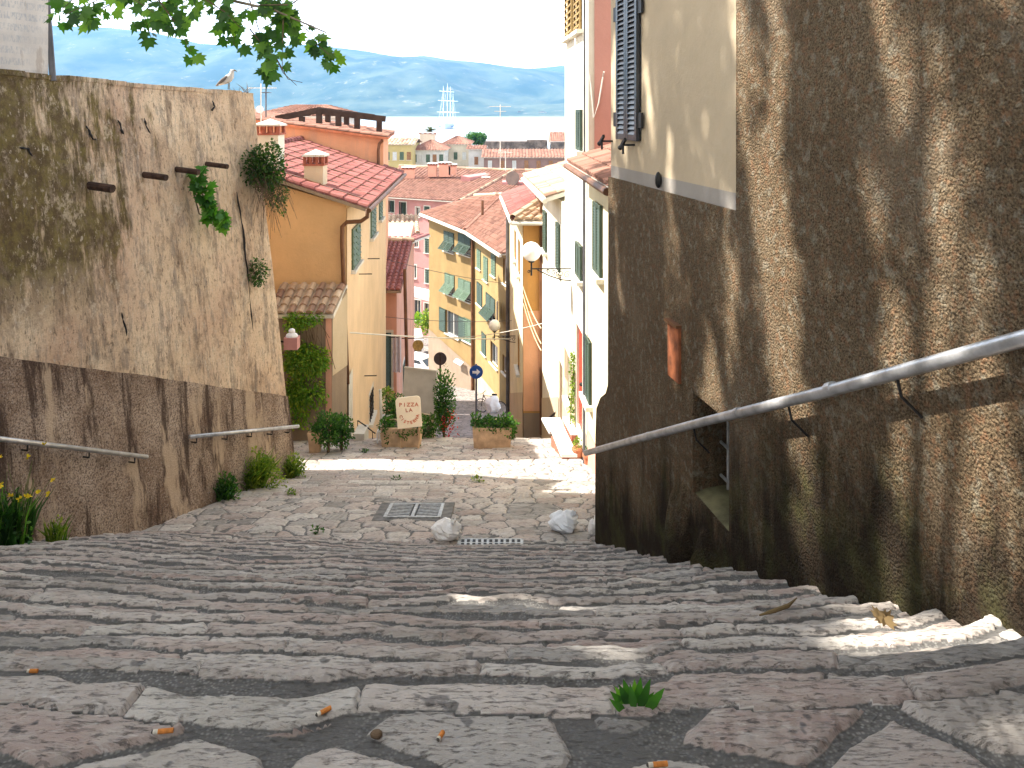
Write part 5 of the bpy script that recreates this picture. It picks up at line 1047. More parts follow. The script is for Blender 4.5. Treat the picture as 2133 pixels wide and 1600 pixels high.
# --- creeper over the garden shed
T = thing('creeper', (-4.0, 16.5, -6.3), 'green creeper cascading over the front of the low outbuilding', 'climbing plant'); g = MB()
for (u, v, ru, rvv, n) in ((615, 670, 26, 22, 520), (650, 665, 24, 16, 260), (612, 740, 22, 45, 1100), (640, 752, 45, 38, 1900), (615, 820, 24, 45, 1000), (645, 820, 40, 32, 850), (625, 870, 26, 22, 300), (665, 760, 20, 20, 300)):
    c = P(u, v, 16.42); bush(g, c, (ru/F*16.4*1.15, .14, rvv/F*16.4*1.15), n, .06, OVAL, u, .8)
g.build('leaves', MT['ivy2'], T)
g = MB()
for i in range(26): a = P(random.uniform(600, 680), random.uniform(655, 700), 16.5); g.tube([a, a+V((random.uniform(-.1, .4), -.05, -random.uniform(.4, 1.2)))], .006, 4)
g.build('stem', MT['twig'], T)
T = thing('wall_lantern', P(607, 724, 14.6), 'pinkish box lantern with a rounded white cap beside the left wall end', 'lantern'); c = P(608, 712, 14.6)
g = MB(); g.box(c.x-.12, c.x+.12, c.y-.1, c.y+.1, c.z-.12, c.z+.09); g.build('box', MT['rose'], T); g = MB(); g.sphere(c+V((0, 0, .1)), .11, .09, .07, 14, 8); g.sphere(c+V((0, 0, .19)), .06, .05, .05, 12, 8); g.build('cap', MT['cloth'], T)
g = MB(); g.bar(c+V((-.1, 0, 0)), c+V((-.55, .1, 0)), .03); g.build('arm', MT['black'], T)

# ================================================================ planters, signs and small things on the landing
def planter(name, u0, u1, vt, Y, dp, label, green, h=None, mat='trough'):
    x0, x1 = (u0-CU)/F*Y, (u1-CU)/F*Y; zb = min(height(x0, Y), height(x1, Y+dp))-.03; zt = (H-vt)/F*Y
    T = thing(name, ((x0+x1)/2, Y+dp/2, zb), label, 'planter', 'planters on the landing'); g = MB(); ins = .04
    g.add([(x0+ins, Y+ins, zb), (x1-ins, Y+ins, zb), (x1-ins, Y+dp-ins, zb), (x0+ins, Y+dp-ins, zb), (x0, Y, zt), (x1, Y, zt), (x1, Y+dp, zt), (x0, Y+dp, zt)], [(0, 1, 5, 4), (1, 2, 6, 5), (2, 3, 7, 6), (3, 0, 4, 7)])
    w_ = .05; g.add([(x0, Y, zt), (x1, Y, zt), (x1, Y+dp, zt), (x0, Y+dp, zt), (x0+w_, Y+w_, zt), (x1-w_, Y+w_, zt), (x1-w_, Y+dp-w_, zt), (x0+w_, Y+dp-w_, zt)], [(0, 1, 5, 4), (1, 2, 6, 5), (2, 3, 7, 6), (3, 0, 4, 7)])
    g.build('trough', MT[mat], T)
    g = MB(); g.add([(x0+w_, Y+w_, zt-.03), (x1-w_, Y+w_, zt-.03), (x1-w_, Y+dp-w_, zt-.03), (x0+w_, Y+dp-w_, zt-.03)], [(0, 1, 2, 3)]); g.build('soil', MT['earth'], T)
    g = MB()
    for (fu, fz, ru, rz, n) in green: bush(g, (x0+(x1-x0)*fu, Y+dp*.4, zt+fz), (ru, dp*.62, rz), n, .05, OVAL, int(fu*50))
    g.build('plants', MT['bush'], T); return T
planter('planter', 792, 876, 893, 15.5, .5, 'concrete trough with trailing green plants under the pizza sign', [(.12, .0, .16, .12, 450), (.5, -.07, .34, .06, 500), (.92, .0, .14, .10, 300), (.2, -.16, .16, .16, 420), (.55, -.12, .13, .17, 420), (.85, -.08, .1, .12, 150)])
planter('planter', 984, 1066, 893, 15.4, .5, 'concrete trough with low green plants beside the stepped street', [(.1, .06, .14, .15, 330), (.45, .03, .26, .09, 520), (.85, .03, .24, .13, 700), (.95, -.10, .13, .2, 420), (.6, -.08, .12, .1, 200)])
planter('planter', 640, 666, 903, 14.9, .3, 'small beige concrete planter by the end of the left wall', [(.7, .03, .13, .10, 160)])
def shrub(name, label, u, v, Y, rx, rz, n, mat='bush', s=.05, ry=None, cat='shrub', group=None, fl=0):
    c = P(u, v, Y); T = thing(name, (c.x, Y, G(Y)), label, cat, group); g = MB(); g.tube([(c.x, Y, G(Y)-.05), c], .03, 6); g.build('stem', MT['twig'], T); g = MB(); bush(g, c, (rx, ry or rx, rz), n, s, OVAL, int(u)); g.build('foliage', MT[mat], T)
    if fl:
        g = MB(); [leafat(g, c+V((random.gauss(.1, rx*.4), -ry*.6 if ry else -rx*.6, random.gauss(-.45, rz*.25))), rv(), rv(), .05, OVAL) for _ in range(fl)]; g.build('flowers', MT['redf'], T, kind='stuff')
    return T
shrub('round_shrub', 'rounded bright green shrub behind the small beige planter', 684, 893, 15.1, .36, .32, 1700)
shrub('round_shrub', 'darker shrub with paler leaves beside the orange house corner', 712, 898, 15.3, .22, .34, 700, s=.06)
shrub('tall_shrub', 'tall narrow dark shrub with red flowers right of the grey board', 925, 838, 17.3, .24, .80, 2600, 'bush', .05, .24, fl=110)
shrub('low_shrub', 'low dark shrub under the grey board', 893, 888, 17.0, .32, .26, 1000)
shrub('vine_shrub', 'dark bushy plant with orange blossom behind the pizza sign', 822, 862, 16.3, .28, .42, 1300)
shrub('window_plant', 'small plant with orange blossom near the orange house barred window', 806, 822, 16.9, .16, .16, 260, 'weed')
# pizza sign
T = thing('pizza_sign', P(850, 890, 15.6), 'cream round-topped board reading pizza la cisterna leaning over the trough', 'sign'); Rt = Matrix.Rotation(math.radians(-6), 3, 'Y')
c0 = P(852, 859, 15.42); wd, hh = .235, .29
def sp(x, z, d=0): p = Rt @ V((x, 0, z)); return c0+p+V((0, -d, 0))
poly = [(-wd*1.04, -hh), (wd*.92, -hh)]+[(wd-.07+.07*math.sin(a), hh-.07+.07*math.cos(a)) for a in [math.pi/2-k*math.pi/12 for k in range(7)]]+[(-wd+.07-.07*math.sin(a), hh-.07+.07*math.cos(a)) for a in [k*math.pi/12 for k in range(7)]]
g = MB(); g.prism([sp(x, z) for x, z in poly], (0, .03, 0)); bd = g.build('board', MT['board'], T)
g = MB(); [g.bar(sp(s_*.17, -.2, -.03), V((sp(s_*.17, 0).x, 15.47, height(sp(s_*.17, 0).x, 15.47))), .02) for s_ in (-1, 1)]; g.build('stand', MT['trough'], T)
def glyph(ch, x, z, ang, size):
    cu = bpy.data.curves.new('t', 'FONT'); cu.body = ch; cu.size = size; cu.align_x = 'CENTER'; cu.extrude = .002; cu.offset = .0022
    o = bpy.data.objects.new('t', cu); COL.objects.link(o); dg = bpy.context.evaluated_depsgraph_get(); me = o.evaluated_get(dg).to_mesh(); ca, sa = math.cos(ang), math.sin(ang)
    vs = [(v.co.x*ca-v.co.y*sa, v.co.x*sa+v.co.y*ca, v.co.z) for v in me.vertices]; fs = [tuple(p.vertices) for p in me.polygons]
    r = [sp(x+a, z+b_, .004+c_) for a, b_, c_ in vs]; bpy.data.objects.remove(o); return r, fs
g = MB()
for k, ch in enumerate('PIZZA'): g.add(*glyph(ch, -.15+k*.076, .125-.006*k, -.1, .10))
for k, ch in enumerate('LA'): g.add(*glyph(ch, -.04+k*.075, .01, 0, .095))
for k, ch in enumerate('CISTERNA'):
    a = math.radians(-172+k*22.6); g.add(*glyph(ch, math.cos(a)*.185, -.045+math.sin(a)*.175, a+math.pi/2, .078))
g.build('lettering', MT['lett'], bd)
# grey board with low wall
T = thing('grey_board', P(875, 880, 18.5), 'large blank grey board standing on a low cream wall', 'board')
g = MB(); g.prism([P(843, 765, 18.6), P(911, 773, 18.2), P(907, 866, 18.2), P(837, 850, 18.6)], (0, .05, 0)); g.build('panel', MT['canvas'], T)
g = MB(); g.bar(P(911, 772, 18.17), P(906, 885, 18.17), .04); g.bar(P(843, 765, 18.57), P(911, 773, 18.17), .03); g.build('frame', MT['trim'], T)
g = MB(); a = P(836, 852, 18.8); b_ = P(905, 867, 18.3); g.prism([a, b_, V((b_.x, b_.y, G(18.3)-.2)), V((a.x, a.y, G(18.8)-.2))], (0, .2, 0)); g.build('low_wall', MT['beige'], T)
# white post and frame chair
T = thing('white_post', P(797, 915, 15.9), 'thin white post beside the orange house window', 'post'); g = MB(); a = P(796, 905, 16.2); a.z = height(a.x, 16.2); g.tube([a-V((0, 0, .05)), P(792, 812, 16.2)], .028, 8); g.build('pole', MT['trim'], T)
T = thing('plastic_chair', P(800, 915, 15.9), 'pale plastic chair half hidden left of the pizza planter', 'chair'); c = P(801, 905, 15.95); zc = height(c.x, 15.95)
g = MB(); g.box(c.x-.14, c.x+.14, 15.9, 16.15, zc+.22, zc+.25); g.build('seat', MT['cloth'], T)
g = MB(); g.prism([(c.x-.14, 16.16, zc+.25), (c.x+.14, 16.16, zc+.25), (c.x+.12, 16.2, zc+.46), (c.x-.12, 16.2, zc+.46)], (0, .02, 0)); g.build('backrest', MT['cloth'], T)
for i in (-1, 1):
    for yy in (15.92, 16.13): g = MB(); g.bar((c.x+i*.13, yy, zc), (c.x+i*.14, yy, zc+.22), .025); g.build('leg', MT['cloth'], T)
# railings and white steps by the orange house
for nm, uu, vv, lb in (('door_railing', ((700, 856), (716, 868), (731, 882), (732, 898)), 17.0, 'black iron stair railing left of the orange house downpipe'), ('door_railing', ((745, 876), (760, 886), (776, 899), (782, 903)), 16.9, 'black iron stair railing right of the white pilaster')):
    T = thing(nm, P(*uu[-1], vv), lb, 'railing', 'stair railings by the orange house'); g = MB(); g.tube([P(*q_, vv) for q_ in uu], .013, 6); g.build('top_rail', MT['black'], T); g = MB()
    for q_ in uu[:3]: a = P(*q_, vv); g.tube([a, V((a.x, a.y, a.z-.35))], .008, 5)
    g.build('baluster', MT['black'], T)
T = thing('door_steps', P(748, 922, 16.6), 'pale block step against the orange house wall', 'step'); g = MB(); a = P(738, 900, 16.6); g.box(a.x, a.x+.22, 16.5, 17.0, -7.1, a.z); g.build('tread', MT['trim'], T)
# white steps of the cream house
T = thing('white_door_steps', (1.0, 15, -6.2), 'white slab steps with brick edge in full sun on the right', 'steps')
g = MB(); g.prism([(.86, 14.25, -6.06), (1.14, 14.25, -6.06), (1.0, 15.7, -6.15), (.74, 15.7, -6.15)], (0, 0, .06)); g.build('lower_tread', MT['whitep'], T)
g = MB(); g.prism([(.87, 14.27, -6.35), (1.13, 14.27, -6.35), (.99, 15.68, -6.55), (.75, 15.68, -6.55)], (0, 0, .29)); g.build('brick_base', MT['brick'], T)
g = MB(); g.prism([(1.08, 14.95, -5.95), (1.30, 14.95, -5.95), (1.22, 16.1, -6.1), (1.0, 16.1, -6.1)], (0, 0, .06)); g.build('upper_tread', MT['whitep'], T)
g = MB(); g.prism([(1.09, 14.97, -6.5), (1.30, 14.97, -6.5), (1.21, 16.1, -6.7), (1.01, 16.1, -6.7)], (0, 0, .57)); g.build('masonry', MT['brick'], T)
g = MB(); g.prism([(.72, 15.75, -6.25), (1.05, 15.75, -6.25), (.98, 16.6, -6.3), (.6, 16.6, -6.3)], (0, 0, .05)); g.build('landing_slab', MT['whitep'], T)
for i, (x_, y_, lb) in enumerate(((1.16, 14.35, 'terracotta flowerpot against the white slab steps'), (1.30, 13.75, 'terracotta flowerpot nearest the rough wall corner'))):
    z_ = height(x_, y_); T = thing('flowerpot', (x_, y_, z_), lb, 'flowerpot', 'terracotta pots by the white steps'); g = MB(); g.tube([(x_, y_, z_), (x_, y_, z_+.14), (x_, y_, z_+.14), (x_, y_, z_+.18)], [.075, .10, .115, .115], 16); g.build('pot', MT['terra'], T)
    g = MB(); bush(g, (x_, y_, z_+.24), (.1, .1, .14), 160, .04, OVAL, i); g.build('plant', MT['bush' if i else 'weed'], T)
T = thing('climbing_rose', (fx(15.9), 15.9, -6.5), 'thin yellow green climber rising left of the red door', 'climbing plant'); g = MB(); q_ = [P(1186, 905, 15.5), P(1189, 860, 15.5), P(1193, 800, 15.4), P(1196, 740, 15.4)]; g.tube(q_, .012, 5); g.build('stem', MT['twig'], T)
g = MB(); [bush(g, P(1194+random.uniform(-3, 3), v, 15.3), (.05, .05, .09), 30, .05, OVAL, v) for v in range(735, 880, 10)]; g.build('foliage', MT['weed'], T)
T = thing('door_handrail', P(1140, 880, 19), 'short black handrail on the white house wall', 'handrail'); g = MB(); a, b_ = P(1132, 880, 20.2), P(1158, 859, 18.5); g.tube([a, b_], .022, 8); g.build('tube', MT['black'], T); g = MB(); g.tube([b_, b_+V((.12, .1, -.1))], .014, 6); g.build('bracket', MT['black'], T)
# drain grates, rubbish bags, litter
def grate(u0, u1, v0, v1, label, nb):
    Ym = np.interp((v0+v1)/2, [960, 1000, 1040, 1138], [14.3, 12.6, 11.25, 9.4]); x0 = (u0-CU)/F*Ym; x1 = (u1-CU)/F*Ym; dy = np.interp(v0, [960, 1000, 1040, 1138], [14.3, 12.6, 11.25, 9.4])-np.interp(v1, [960, 1000, 1040, 1138], [14.3, 12.6, 11.25, 9.4])
    za = float(np.interp(Ym-dy/2, [p[0] for p in LP], [p[1] for p in LP])); zb = float(np.interp(Ym+dy/2, [p[0] for p in LP], [p[1] for p in LP]))
    T = thing('drain_grate', ((x0+x1)/2, Ym, (za+zb)/2), label, 'drain grate'); up = V((0, -(zb-za)/dy, 1)).normalized(); f = V((0, dy, zb-za)).normalized(); c = V(((x0+x1)/2, Ym, (za+zb)/2+.012)); L = math.hypot(dy, zb-za); X = V((1, 0, 0)); hw = (x1-x0)/2
    g = MB(); g.boxo(c+up*.004, X, f, up, hw+.13, L/2+.10, .012); g.build('mortar_surround', MT['concrete'], T)
    g = MB()
    for s_ in (-1, 1): g.boxo(c+X*(s_*(hw-.02))+up*.022, X, f, up, .022, L/2, .012); g.boxo(c+f*(s_*(L/2-.02))+up*.022, X, f, up, hw-.042, .02, .012)
    g.boxo(c+up*.022, X, f, up, .02, L/2-.04, .012); g.build('frame', MT['iron'], T)
    g = MB(); g.boxo(c+up*.018, X, f, up, hw-.04, L/2-.04, .001); g.build('pit_shade', MT['dark'], T)  # flat black sheet on the mortar, shade below the bars as colour
    for s_ in (-1, 1):
        for k in range(nb):
            t = (k+.5)/nb-.5; g = MB(); ang = .14*s_; xx = (X*math.cos(ang)+f*math.sin(ang)); g.boxo(c+X*(s_*hw*.5)+f*(t*(L-.1))+up*.023, xx, up.cross(xx), up, hw*.5-.045, .012, .009); g.build('bar', MT['iron'], T)
grate(806, 922, 1059, 1093, 'large square cast iron drain grate on the landing', 8)
c = V((-.30, 9.33, 0)); c.z = -4.955
T = thing('stair_drain', c, 'narrow drain grid set in the top of the stairs', 'drain grate'); g = MB(); g.box(-.62, .13, 9.22, 9.40, -4.965, -4.93); g.build('frame', MT['iron'], T); g = MB()
for i in range(11):
    for j in range(2): g.box(-.58+i*.064, -.545+i*.064, 9.245+j*.08, 9.295+j*.08, -4.93, -4.926)
g.build('hole_shade', MT['dark'], T)  # thin black boxes on the frame paint in the shade of the slots
def rubbish(u, v, Y, rx, rz, mat, label, seed):
    x = (u-CU)/F*Y; z = height(x, Y); T = thing('rubbish_bag', (x, Y, z), label, 'rubbish bag', 'rubbish bags on the landing'); g = MB(); c = V((x, Y, z+rz*.85))
    def fn(p):
        d = (p-c); a = math.atan2(d.y, d.x); k = 1+(float(fbm(np.array([a*2.2+seed]), np.array([d.z/rz*2.6]), seed, 4)[0])-.5)*.8+.05*math.sin(a*5+d.z*9); q_ = c+V((d.x*k, d.y*k, d.z*(1+.15*math.sin(a*3+seed)))); q_.z = max(q_.z, z-.02); return q_
    g.sphere(c, rx, rx*.9, rz, 18, 12, fn); g.build('bag', MT[mat], T)
    g = MB(); k = c+V((rx*.5, -rx*.4, rz*.75)); [leafat(g, k, rv()+V((.4, 0, .9)), rv(), .09, QUAD) for _ in range(6)]; g.build('knot', MT[mat], T)
rubbish(930, 1120, 9.5, .17, .115, 'bag', 'greyish white rubbish bag lying beside the drain grate', 2)
rubbish(1175, 1096, 9.85, .17, .125, 'bagp', 'white and bluish rubbish bag near the rough wall corner', 6)
rubbish(1238, 1112, 9.65, .07, .10, 'bag', 'rubbish bag peeping out behind the rough wall corner', 11)
def butt(u, v, ang, L, label):
    Y = 2.3
    for _ in range(20): x = (u-CU)/F*Y; z = height(x, Y)+.008; Y = Y+((H-v)/F*Y-z)*.8; Y = min(max(Y, 1.5), 4.5)
    c = V((x, Y, z+.004)); d = V((math.cos(ang), math.sin(ang), 0)); T = thing('cigarette_butt', c, label, 'cigarette butt', 'cigarette butts on the steps')
    g = MB(); g.tube([c, c+d*L*.68], .0068, 10); g.build('filter', MT['filt'], T); g = MB(); g.tube([c, c-d*L*.22], .0064, 10); g.build('paper', MT['paper'], T); g = MB(); g.tube([c-d*L*.22, c-d*L*.3], [.006, .003], 8); g.build('ash', MT['ash'], T)
butt(333, 1531, .12, .062, 'cigarette butt on the large slab at the lower left'); butt(668, 1490, .7, .05, 'cigarette butt on the mortar left of centre'); butt(915, 1540, 1.2, .035, 'short cigarette butt at the edge of the oval stone')
butt(62, 1400, 0, .04, 'cigarette butt near the left edge of the steps'); butt(1360, 1596, .1, .06, 'cigarette butt at the bottom edge of the picture')
def at(u, v, Y=3.):
    for _ in range(25): x = (u-CU)/F*Y; z = height(x, Y); Y += ((H-v)/F*Y-z)*.7; Y = min(max(Y, 1.3), 9)
    return V((x, Y, z))
c = at(785, 1538); T = thing('pebble', c, 'small brown pebble on the oval stone', 'pebble'); g = MB(); g.sphere(c+V((0, 0, .012)), .018, .014, .012, 10, 8, lambda p: p+V((.002*math.sin(p.y*900), 0, 0))); g.build('body', MT['twig'], T)
c = at(1622, 1285); T = thing('dry_twig', c, 'curled dry leaf stalk on the right steps', 'twig'); g = MB(); g.tube([c+V((-.1, -.02, .02)), c+V((-.02, 0, .03)), c+V((.06, .04, .03)), c+V((.13, .12, .02))], [.004, .010, .010, .003], 6); g.build('stalk', MT['dryl'], T)
c = at(1836, 1296); T = thing('dry_leaf', c, 'crumpled brown dead leaf by the foot of the rough wall', 'leaf'); g = MB(); [leafat(g, c+V((random.uniform(-.03, .03), 0, .02)), rv(), rv(), .08, LOBE) for _ in range(4)]; g.build('blade', MT['dryl'], T)

# ================================================================ lower street
T = thing('one_way_sign', P(990, 840, 36), 'round blue road sign with white arrow on a grey pole', 'road sign'); g = MB(); a = P(992, 775, 36); g.tube([V((a.x, 36, G(36))), a+V((0, 0, .35))], .045, 8); g.build('pole', MT['greypipe'], T)
g = MB(); g.disc(a+V((0, -.06, .02)), (0, -1, 0), .3, .02, 24); dk = g.build('disc', MT['signb'], T); g = MB(); k = a+V((0, -.09, 0)); g.prism([k+V((-.16, 0, -.04)), k+V((.02, 0, -.04)), k+V((.02, 0, -.13)), k+V((.18, 0, .03)), k+V((.02, 0, .17)), k+V((.02, 0, .07)), k+V((-.16, 0, .07))], (0, .01, 0)); g.build('arrow', MT['whitep'], dk)
T = thing('road_sign_back', P(918, 800, 34), 'dark back of a round road sign on a pole behind the tall shrub', 'road sign'); a = P(917, 747, 34); g = MB(); g.tube([V((a.x, 34, G(34))), a+V((0, 0, .2))], .04, 8); g.build('pole', MT['rust'], T); g = MB(); g.disc(a, (0, -1, 0), .27, .03, 22); g.build('disc', MT['signd'], T)
T = thing('hanging_sign', P(871, 718, 30), 'round ochre shop sign hung out from the narrow pink house', 'sign'); a = P(871, 719, 30); g = MB(); g.disc(a, (0, -1, 0), .2, .05, 24); g.build('disc', MT['signo'], T); g = MB(); g.bar(a+V((-.6, 0, .25)), a+V((.2, 0, .25)), .03); g.build('arm', MT['black'], T)
T = thing('bicycle', P(1010, 850, 41), 'bicycle leaning at the right side of the lower street', 'bicycle'); b0 = P(1003, 849, 41); zg = G(41); ax = V((.93, -.35, 0)).normalized(); nx_ = V((.35, .93, 0))
def wheel(c): 
    g = MB(); pts = [c+ax*(.33*math.cos(t))+V((0, 0, .33*math.sin(t))) for t in [2*math.pi*k/20 for k in range(21)]]; g.tube(pts, .022, 6); wo = g.build('wheel', MT['rubber'], T); g = MB(); [g.bar(c, c+ax*(.31*math.cos(t))+V((0, 0, .31*math.sin(t))), .008) for t in [2*math.pi*k/8 for k in range(8)]]; g.build('spokes', MT['greypipe'], wo)
w1 = V((b0.x, 41, zg+.34)); w2 = w1+ax*1.02; wheel(w1); wheel(w2); hd = w1+ax*.12+V((0, 0, .62)); se = w1+ax*.70+V((0, 0, .55)); bbk = w1+ax*.52-V((0, 0, .05))
g = MB(); [g.bar(*k, .03) for k in ((w1, hd), (hd-V((0, 0, .12)), se), (hd-V((0, 0, .12)), bbk), (se, bbk), (se, w2), (bbk, w2))]; g.build('frame', MT['rust'], T)
g = MB(); g.boxo(se+V((0, 0, .08)), ax, nx_, V((0, 0, 1)), .12, .06, .03); g.build('saddle', MT['rubber'], T); g = MB(); g.bar(hd-nx_*.25+V((0, 0, .06)), hd+nx_*.25+V((0, 0, .06)), .025); g.build('handlebar', MT['greypipe'], T)
T = thing('sack', P(1020, 840, 40), 'white sack piled against the wall behind the bicycle', 'sack'); a = P(1026, 843, 40.2); g = MB(); g.sphere((a.x, 40.4, G(40.4)+.4), .38, .3, .45, 14, 10, lambda p: p+V((.05*math.sin(p.z*11), .04*math.sin(p.x*13), 0))); g.build('body', MT['cloth'], T)
# vehicles at the bottom of the street
def car(x, y, ang, L, W_, Hh, label, van=False):
    T = thing('parked_van' if van else 'parked_car', (x, y, G(y)), label, 'van' if van else 'car'); a = V((math.cos(ang), math.sin(ang), 0)); n_ = V((-a.y, a.x, 0)); o = V((x, y, G(y)+.02))
    pr = [(-L/2, .25), (L/2, .25), (L/2, .75), (L/2-.15, .85), (L*.25, .95), (L*.08, Hh), (-L*.38, Hh), (-L*.48, .95), (-L/2, .85)] if not van else [(-L/2, .25), (L/2, .25), (L/2, 1.0), (L*.38, 1.15), (L*.26, Hh), (-L/2, Hh)]
    g = MB(); n = len(pr); R0 = [o+a*p[0]-n_*(W_/2*(1 if p[1] < 1 else .88))+V((0, 0, p[1])) for p in pr]; R1 = [o+a*p[0]+n_*(W_/2*(1 if p[1] < 1 else .88))+V((0, 0, p[1])) for p in pr]
    g.add(R0+R1, [tuple(range(n)), tuple(range(2*n-1, n-1, -1))]+[(i, (i+1) % n, n+(i+1) % n, n+i) for i in range(n)]); g.build('body', MT['carw'], T)
    for s_ in (-1, 1):
        g = MB(); q_ = [(-L*.35, 1.0), (L*.16, 1.0), (L*.07, Hh-.08), (-L*.32, Hh-.08)]; g.prism([o+a*p[0]+n_*(s_*W_/2*.93)+V((0, 0, p[1])) for p in q_], n_*(s_*.03)); g.build('side_window', MT['glass'], T)
        for e in (-1, 1):
            g = MB(); c = o+a*(e*L*.31)+n_*(s_*W_/2*.93)+V((0, 0, .32)); g.disc(c, n_*s_, .32, .14, 18); wh = g.build('wheel', MT['rubber'], T); g = MB(); g.disc(c+n_*(s_*.14), n_*s_, .18, .01, 14); g.build('rim', MT['iron'], wh)
        g = MB(); g.boxo(o-a*(L/2+.01)+n_*(s_*W_*.4)+V((0, 0, .75)), a, n_, V((0, 0, 1)), .02, .1, .08); g.build('tail_light', MT['redf'], T)
    g = MB(); q_ = [(-L*.49, .98), (-L*.39, Hh-.05)] if not van else [(-L/2-.01, 1.15), (-L/2-.01, Hh-.25)]
    g.prism([o+a*q_[0][0]+n_*W_*.36+V((0, 0, q_[0][1])), o+a*q_[0][0]-n_*W_*.36+V((0, 0, q_[0][1])), o+a*q_[1][0]-n_*W_*.36+V((0, 0, q_[1][1])), o+a*q_[1][0]+n_*W_*.36+V((0, 0, q_[1][1]))], -a*.03); g.build('rear_window', MT['glass'], T)
    g = MB(); q_ = [(L*.25, .97), (L*.09, Hh-.05)] if not van else [(L*.385, 1.15), (L*.27, Hh-.1)]
    g.prism([o+a*q_[0][0]+n_*W_*.38+V((0, 0, q_[0][1])), o+a*q_[0][0]-n_*W_*.38+V((0, 0, q_[0][1])), o+a*q_[1][0]-n_*W_*.36+V((0, 0, q_[1][1])), o+a*q_[1][0]+n_*W_*.36+V((0, 0, q_[1][1]))], a*.03); g.build('windscreen', MT['glass'], T)
car(-6.75, 62, math.radians(-35), 3.6, 1.55, 1.4, 'small white car parked in front of the golden house'); car(-8.6, 70, math.radians(100), 4.6, 1.9, 2.1, 'white van beyond the small white car at the street end', True)
shrub('street_tree', 'yellow green shrub at the street end below the awning', 895, 672, 74, .8, 1.1, 900, 'weed', .22, cat='shrub')
shrub('street_planting', 'mixed leafy planting in front of the shop', 872, 668, 75, .9, .8, 600, 'ivy2', .2, cat='shrub')
for k, (u, v, Y, lb, mt) in enumerate(((812, 735, 26.6, 'lilac sheet hanging by the narrow pink house', 'lav'),)):
    T = thing('hanging_sheet', P(u+10, v, 25.9), lb, 'laundry'); g = MB(); a = P(818, 700, 27); pts = []
    for i in range(9):
        for j in range(2): pts.append(a+V((i*.035, .05*math.sin(i*1.6), -j*1.2)))
    g.add(pts, [(2*i, 2*i+1, 2*i+3, 2*i+2) for i in range(8)]); g.build('sheet', MT[mt], T); g = MB(); g.bar(a+V((-.1, 0, .01)), a+V((.32, 0, .01)), .02); g.build('rod', MT['black'], T)
T = thing('window_box_plant', P(1258, 146, 10.2), 'little potted plant fixed high on the rough house corner', 'plant'); c = V((1.18, 8.98, .455)); g = MB(); g.tube([c, c+V((0, 0, .07))], [.04, .055], 12); g.build('pot', MT['trim'], T); g = MB(); bush(g, c+V((0, 0, .1)), (.07, .06, .06), 60, .035, OVAL, 2); g.build('leaves', MT['ivy'], T)

# ================================================================ gull on the wall
T = thing('seagull', (ltx(12.4)-.1, 12.4, .33), 'grey and white gull standing on the far end of the left wall', 'bird'); gc = P(476, 192, 12.4); gz_ = ltz(12.4)+.055; ox = gc.x; S = 1700/12.4
def gp(u, v, d=0): p = P(u, v, 12.4); return V((p.x, 12.4+d, p.z+(gz_-P(476, 193, 12.4).z)))
g = MB(); g.tube([gp(456, 185), gp(462, 181), gp(469, 176), gp(476, 171), gp(481, 166), gp(483, 160), gp(484, 155), gp(487, 153)], [.006, .030, .052, .062, .050, .032, .031, .012], 14); g.build('body', MT['feather'], T, smooth=True)
for s_ in (-1, 1):
    g = MB(); g.tube([gp(450, 187, s_*.02), gp(458, 181, s_*.045), gp(466, 175, s_*.055), gp(474, 168, s_*.05), gp(477, 166, s_*.03)], [.004, .020, .030, .022, .006], 8); g.build('wing', MT['wing'], T, smooth=True)
    g = MB(); g.tube([gp(476, 176, s_*.025), gp(477, 186, s_*.025), gp(476, 193, s_*.025)], .006, 6); g.bar(gp(476, 193, s_*.025), gp(481, 193, s_*.03), .016, .006); g.build('leg', MT['beak'], T)
g = MB(); g.tube([gp(487, 153.5), gp(491, 155), gp(493.5, 157.5)], [.011, .008, .003], 8); g.build('beak', MT['beak'], T)
g = MB(); g.sphere(gp(486, 152.5, -.024), .004, nu=8, nv=6); g.sphere(gp(486, 152.5, .024), .004, nu=8, nv=6); g.build('eyes', MT['dark'], T)

# ================================================================ palm, tree, ship
T = thing('palm_tree', P(896, 290, 190), 'palm tree rising above the harbour roofs', 'tree'); c = P(897, 272, 190); g = MB(); g.tube([V((c.x, 190, -24)), c], [.35, .22], 8); g.build('trunk', MT['bark'], T); g = MB()
for i in range(46):
    a = random.uniform(0, 6.28); el = random.uniform(-.3, 1.3); d = V((math.cos(a)*math.cos(el), math.sin(a)*math.cos(el), math.sin(el))); L = random.uniform(1.7, 2.4); pr = c
    sd_ = d.cross(V((0, 0, 1))).normalized()
    for k in range(1, 6):
        t = k/5; p = c+d*L*t+V((0, 0, -.75*t*t)); w_ = .20*(1-t*.7)
        g.add([pr+sd_*w_-V((0, 0, w_*.8)), pr, p, p+sd_*w_*.8-V((0, 0, w_*.8))], [(0, 1, 2, 3)], random.random()); g.add([pr-sd_*w_-V((0, 0, w_*.8)), pr, p, p-sd_*w_*.8-V((0, 0, w_*.8))], [(0, 1, 2, 3)], random.random()); pr = p
g.build('crown', MT['palm'], T)
T = thing('harbour_tree', P(992, 300, 200), 'round green tree in front of the fortress wall', 'tree'); c = P(992, 289, 200); g = MB(); g.tube([V((c.x, 200, -24)), c], [.3, .2], 8); g.build('trunk', MT['bark'], T); g = MB(); bush(g, c, (2.9, 2.4, 1.7), 2600, .42, OVAL, 14); g.build('crown', MT['bush'], T)
T = thing('sailing_ship', P(930, 268, 1150), 'large white four-masted sailing ship lying out in the bay', 'ship'); o = P(930, 268, 1150); o.z = -26
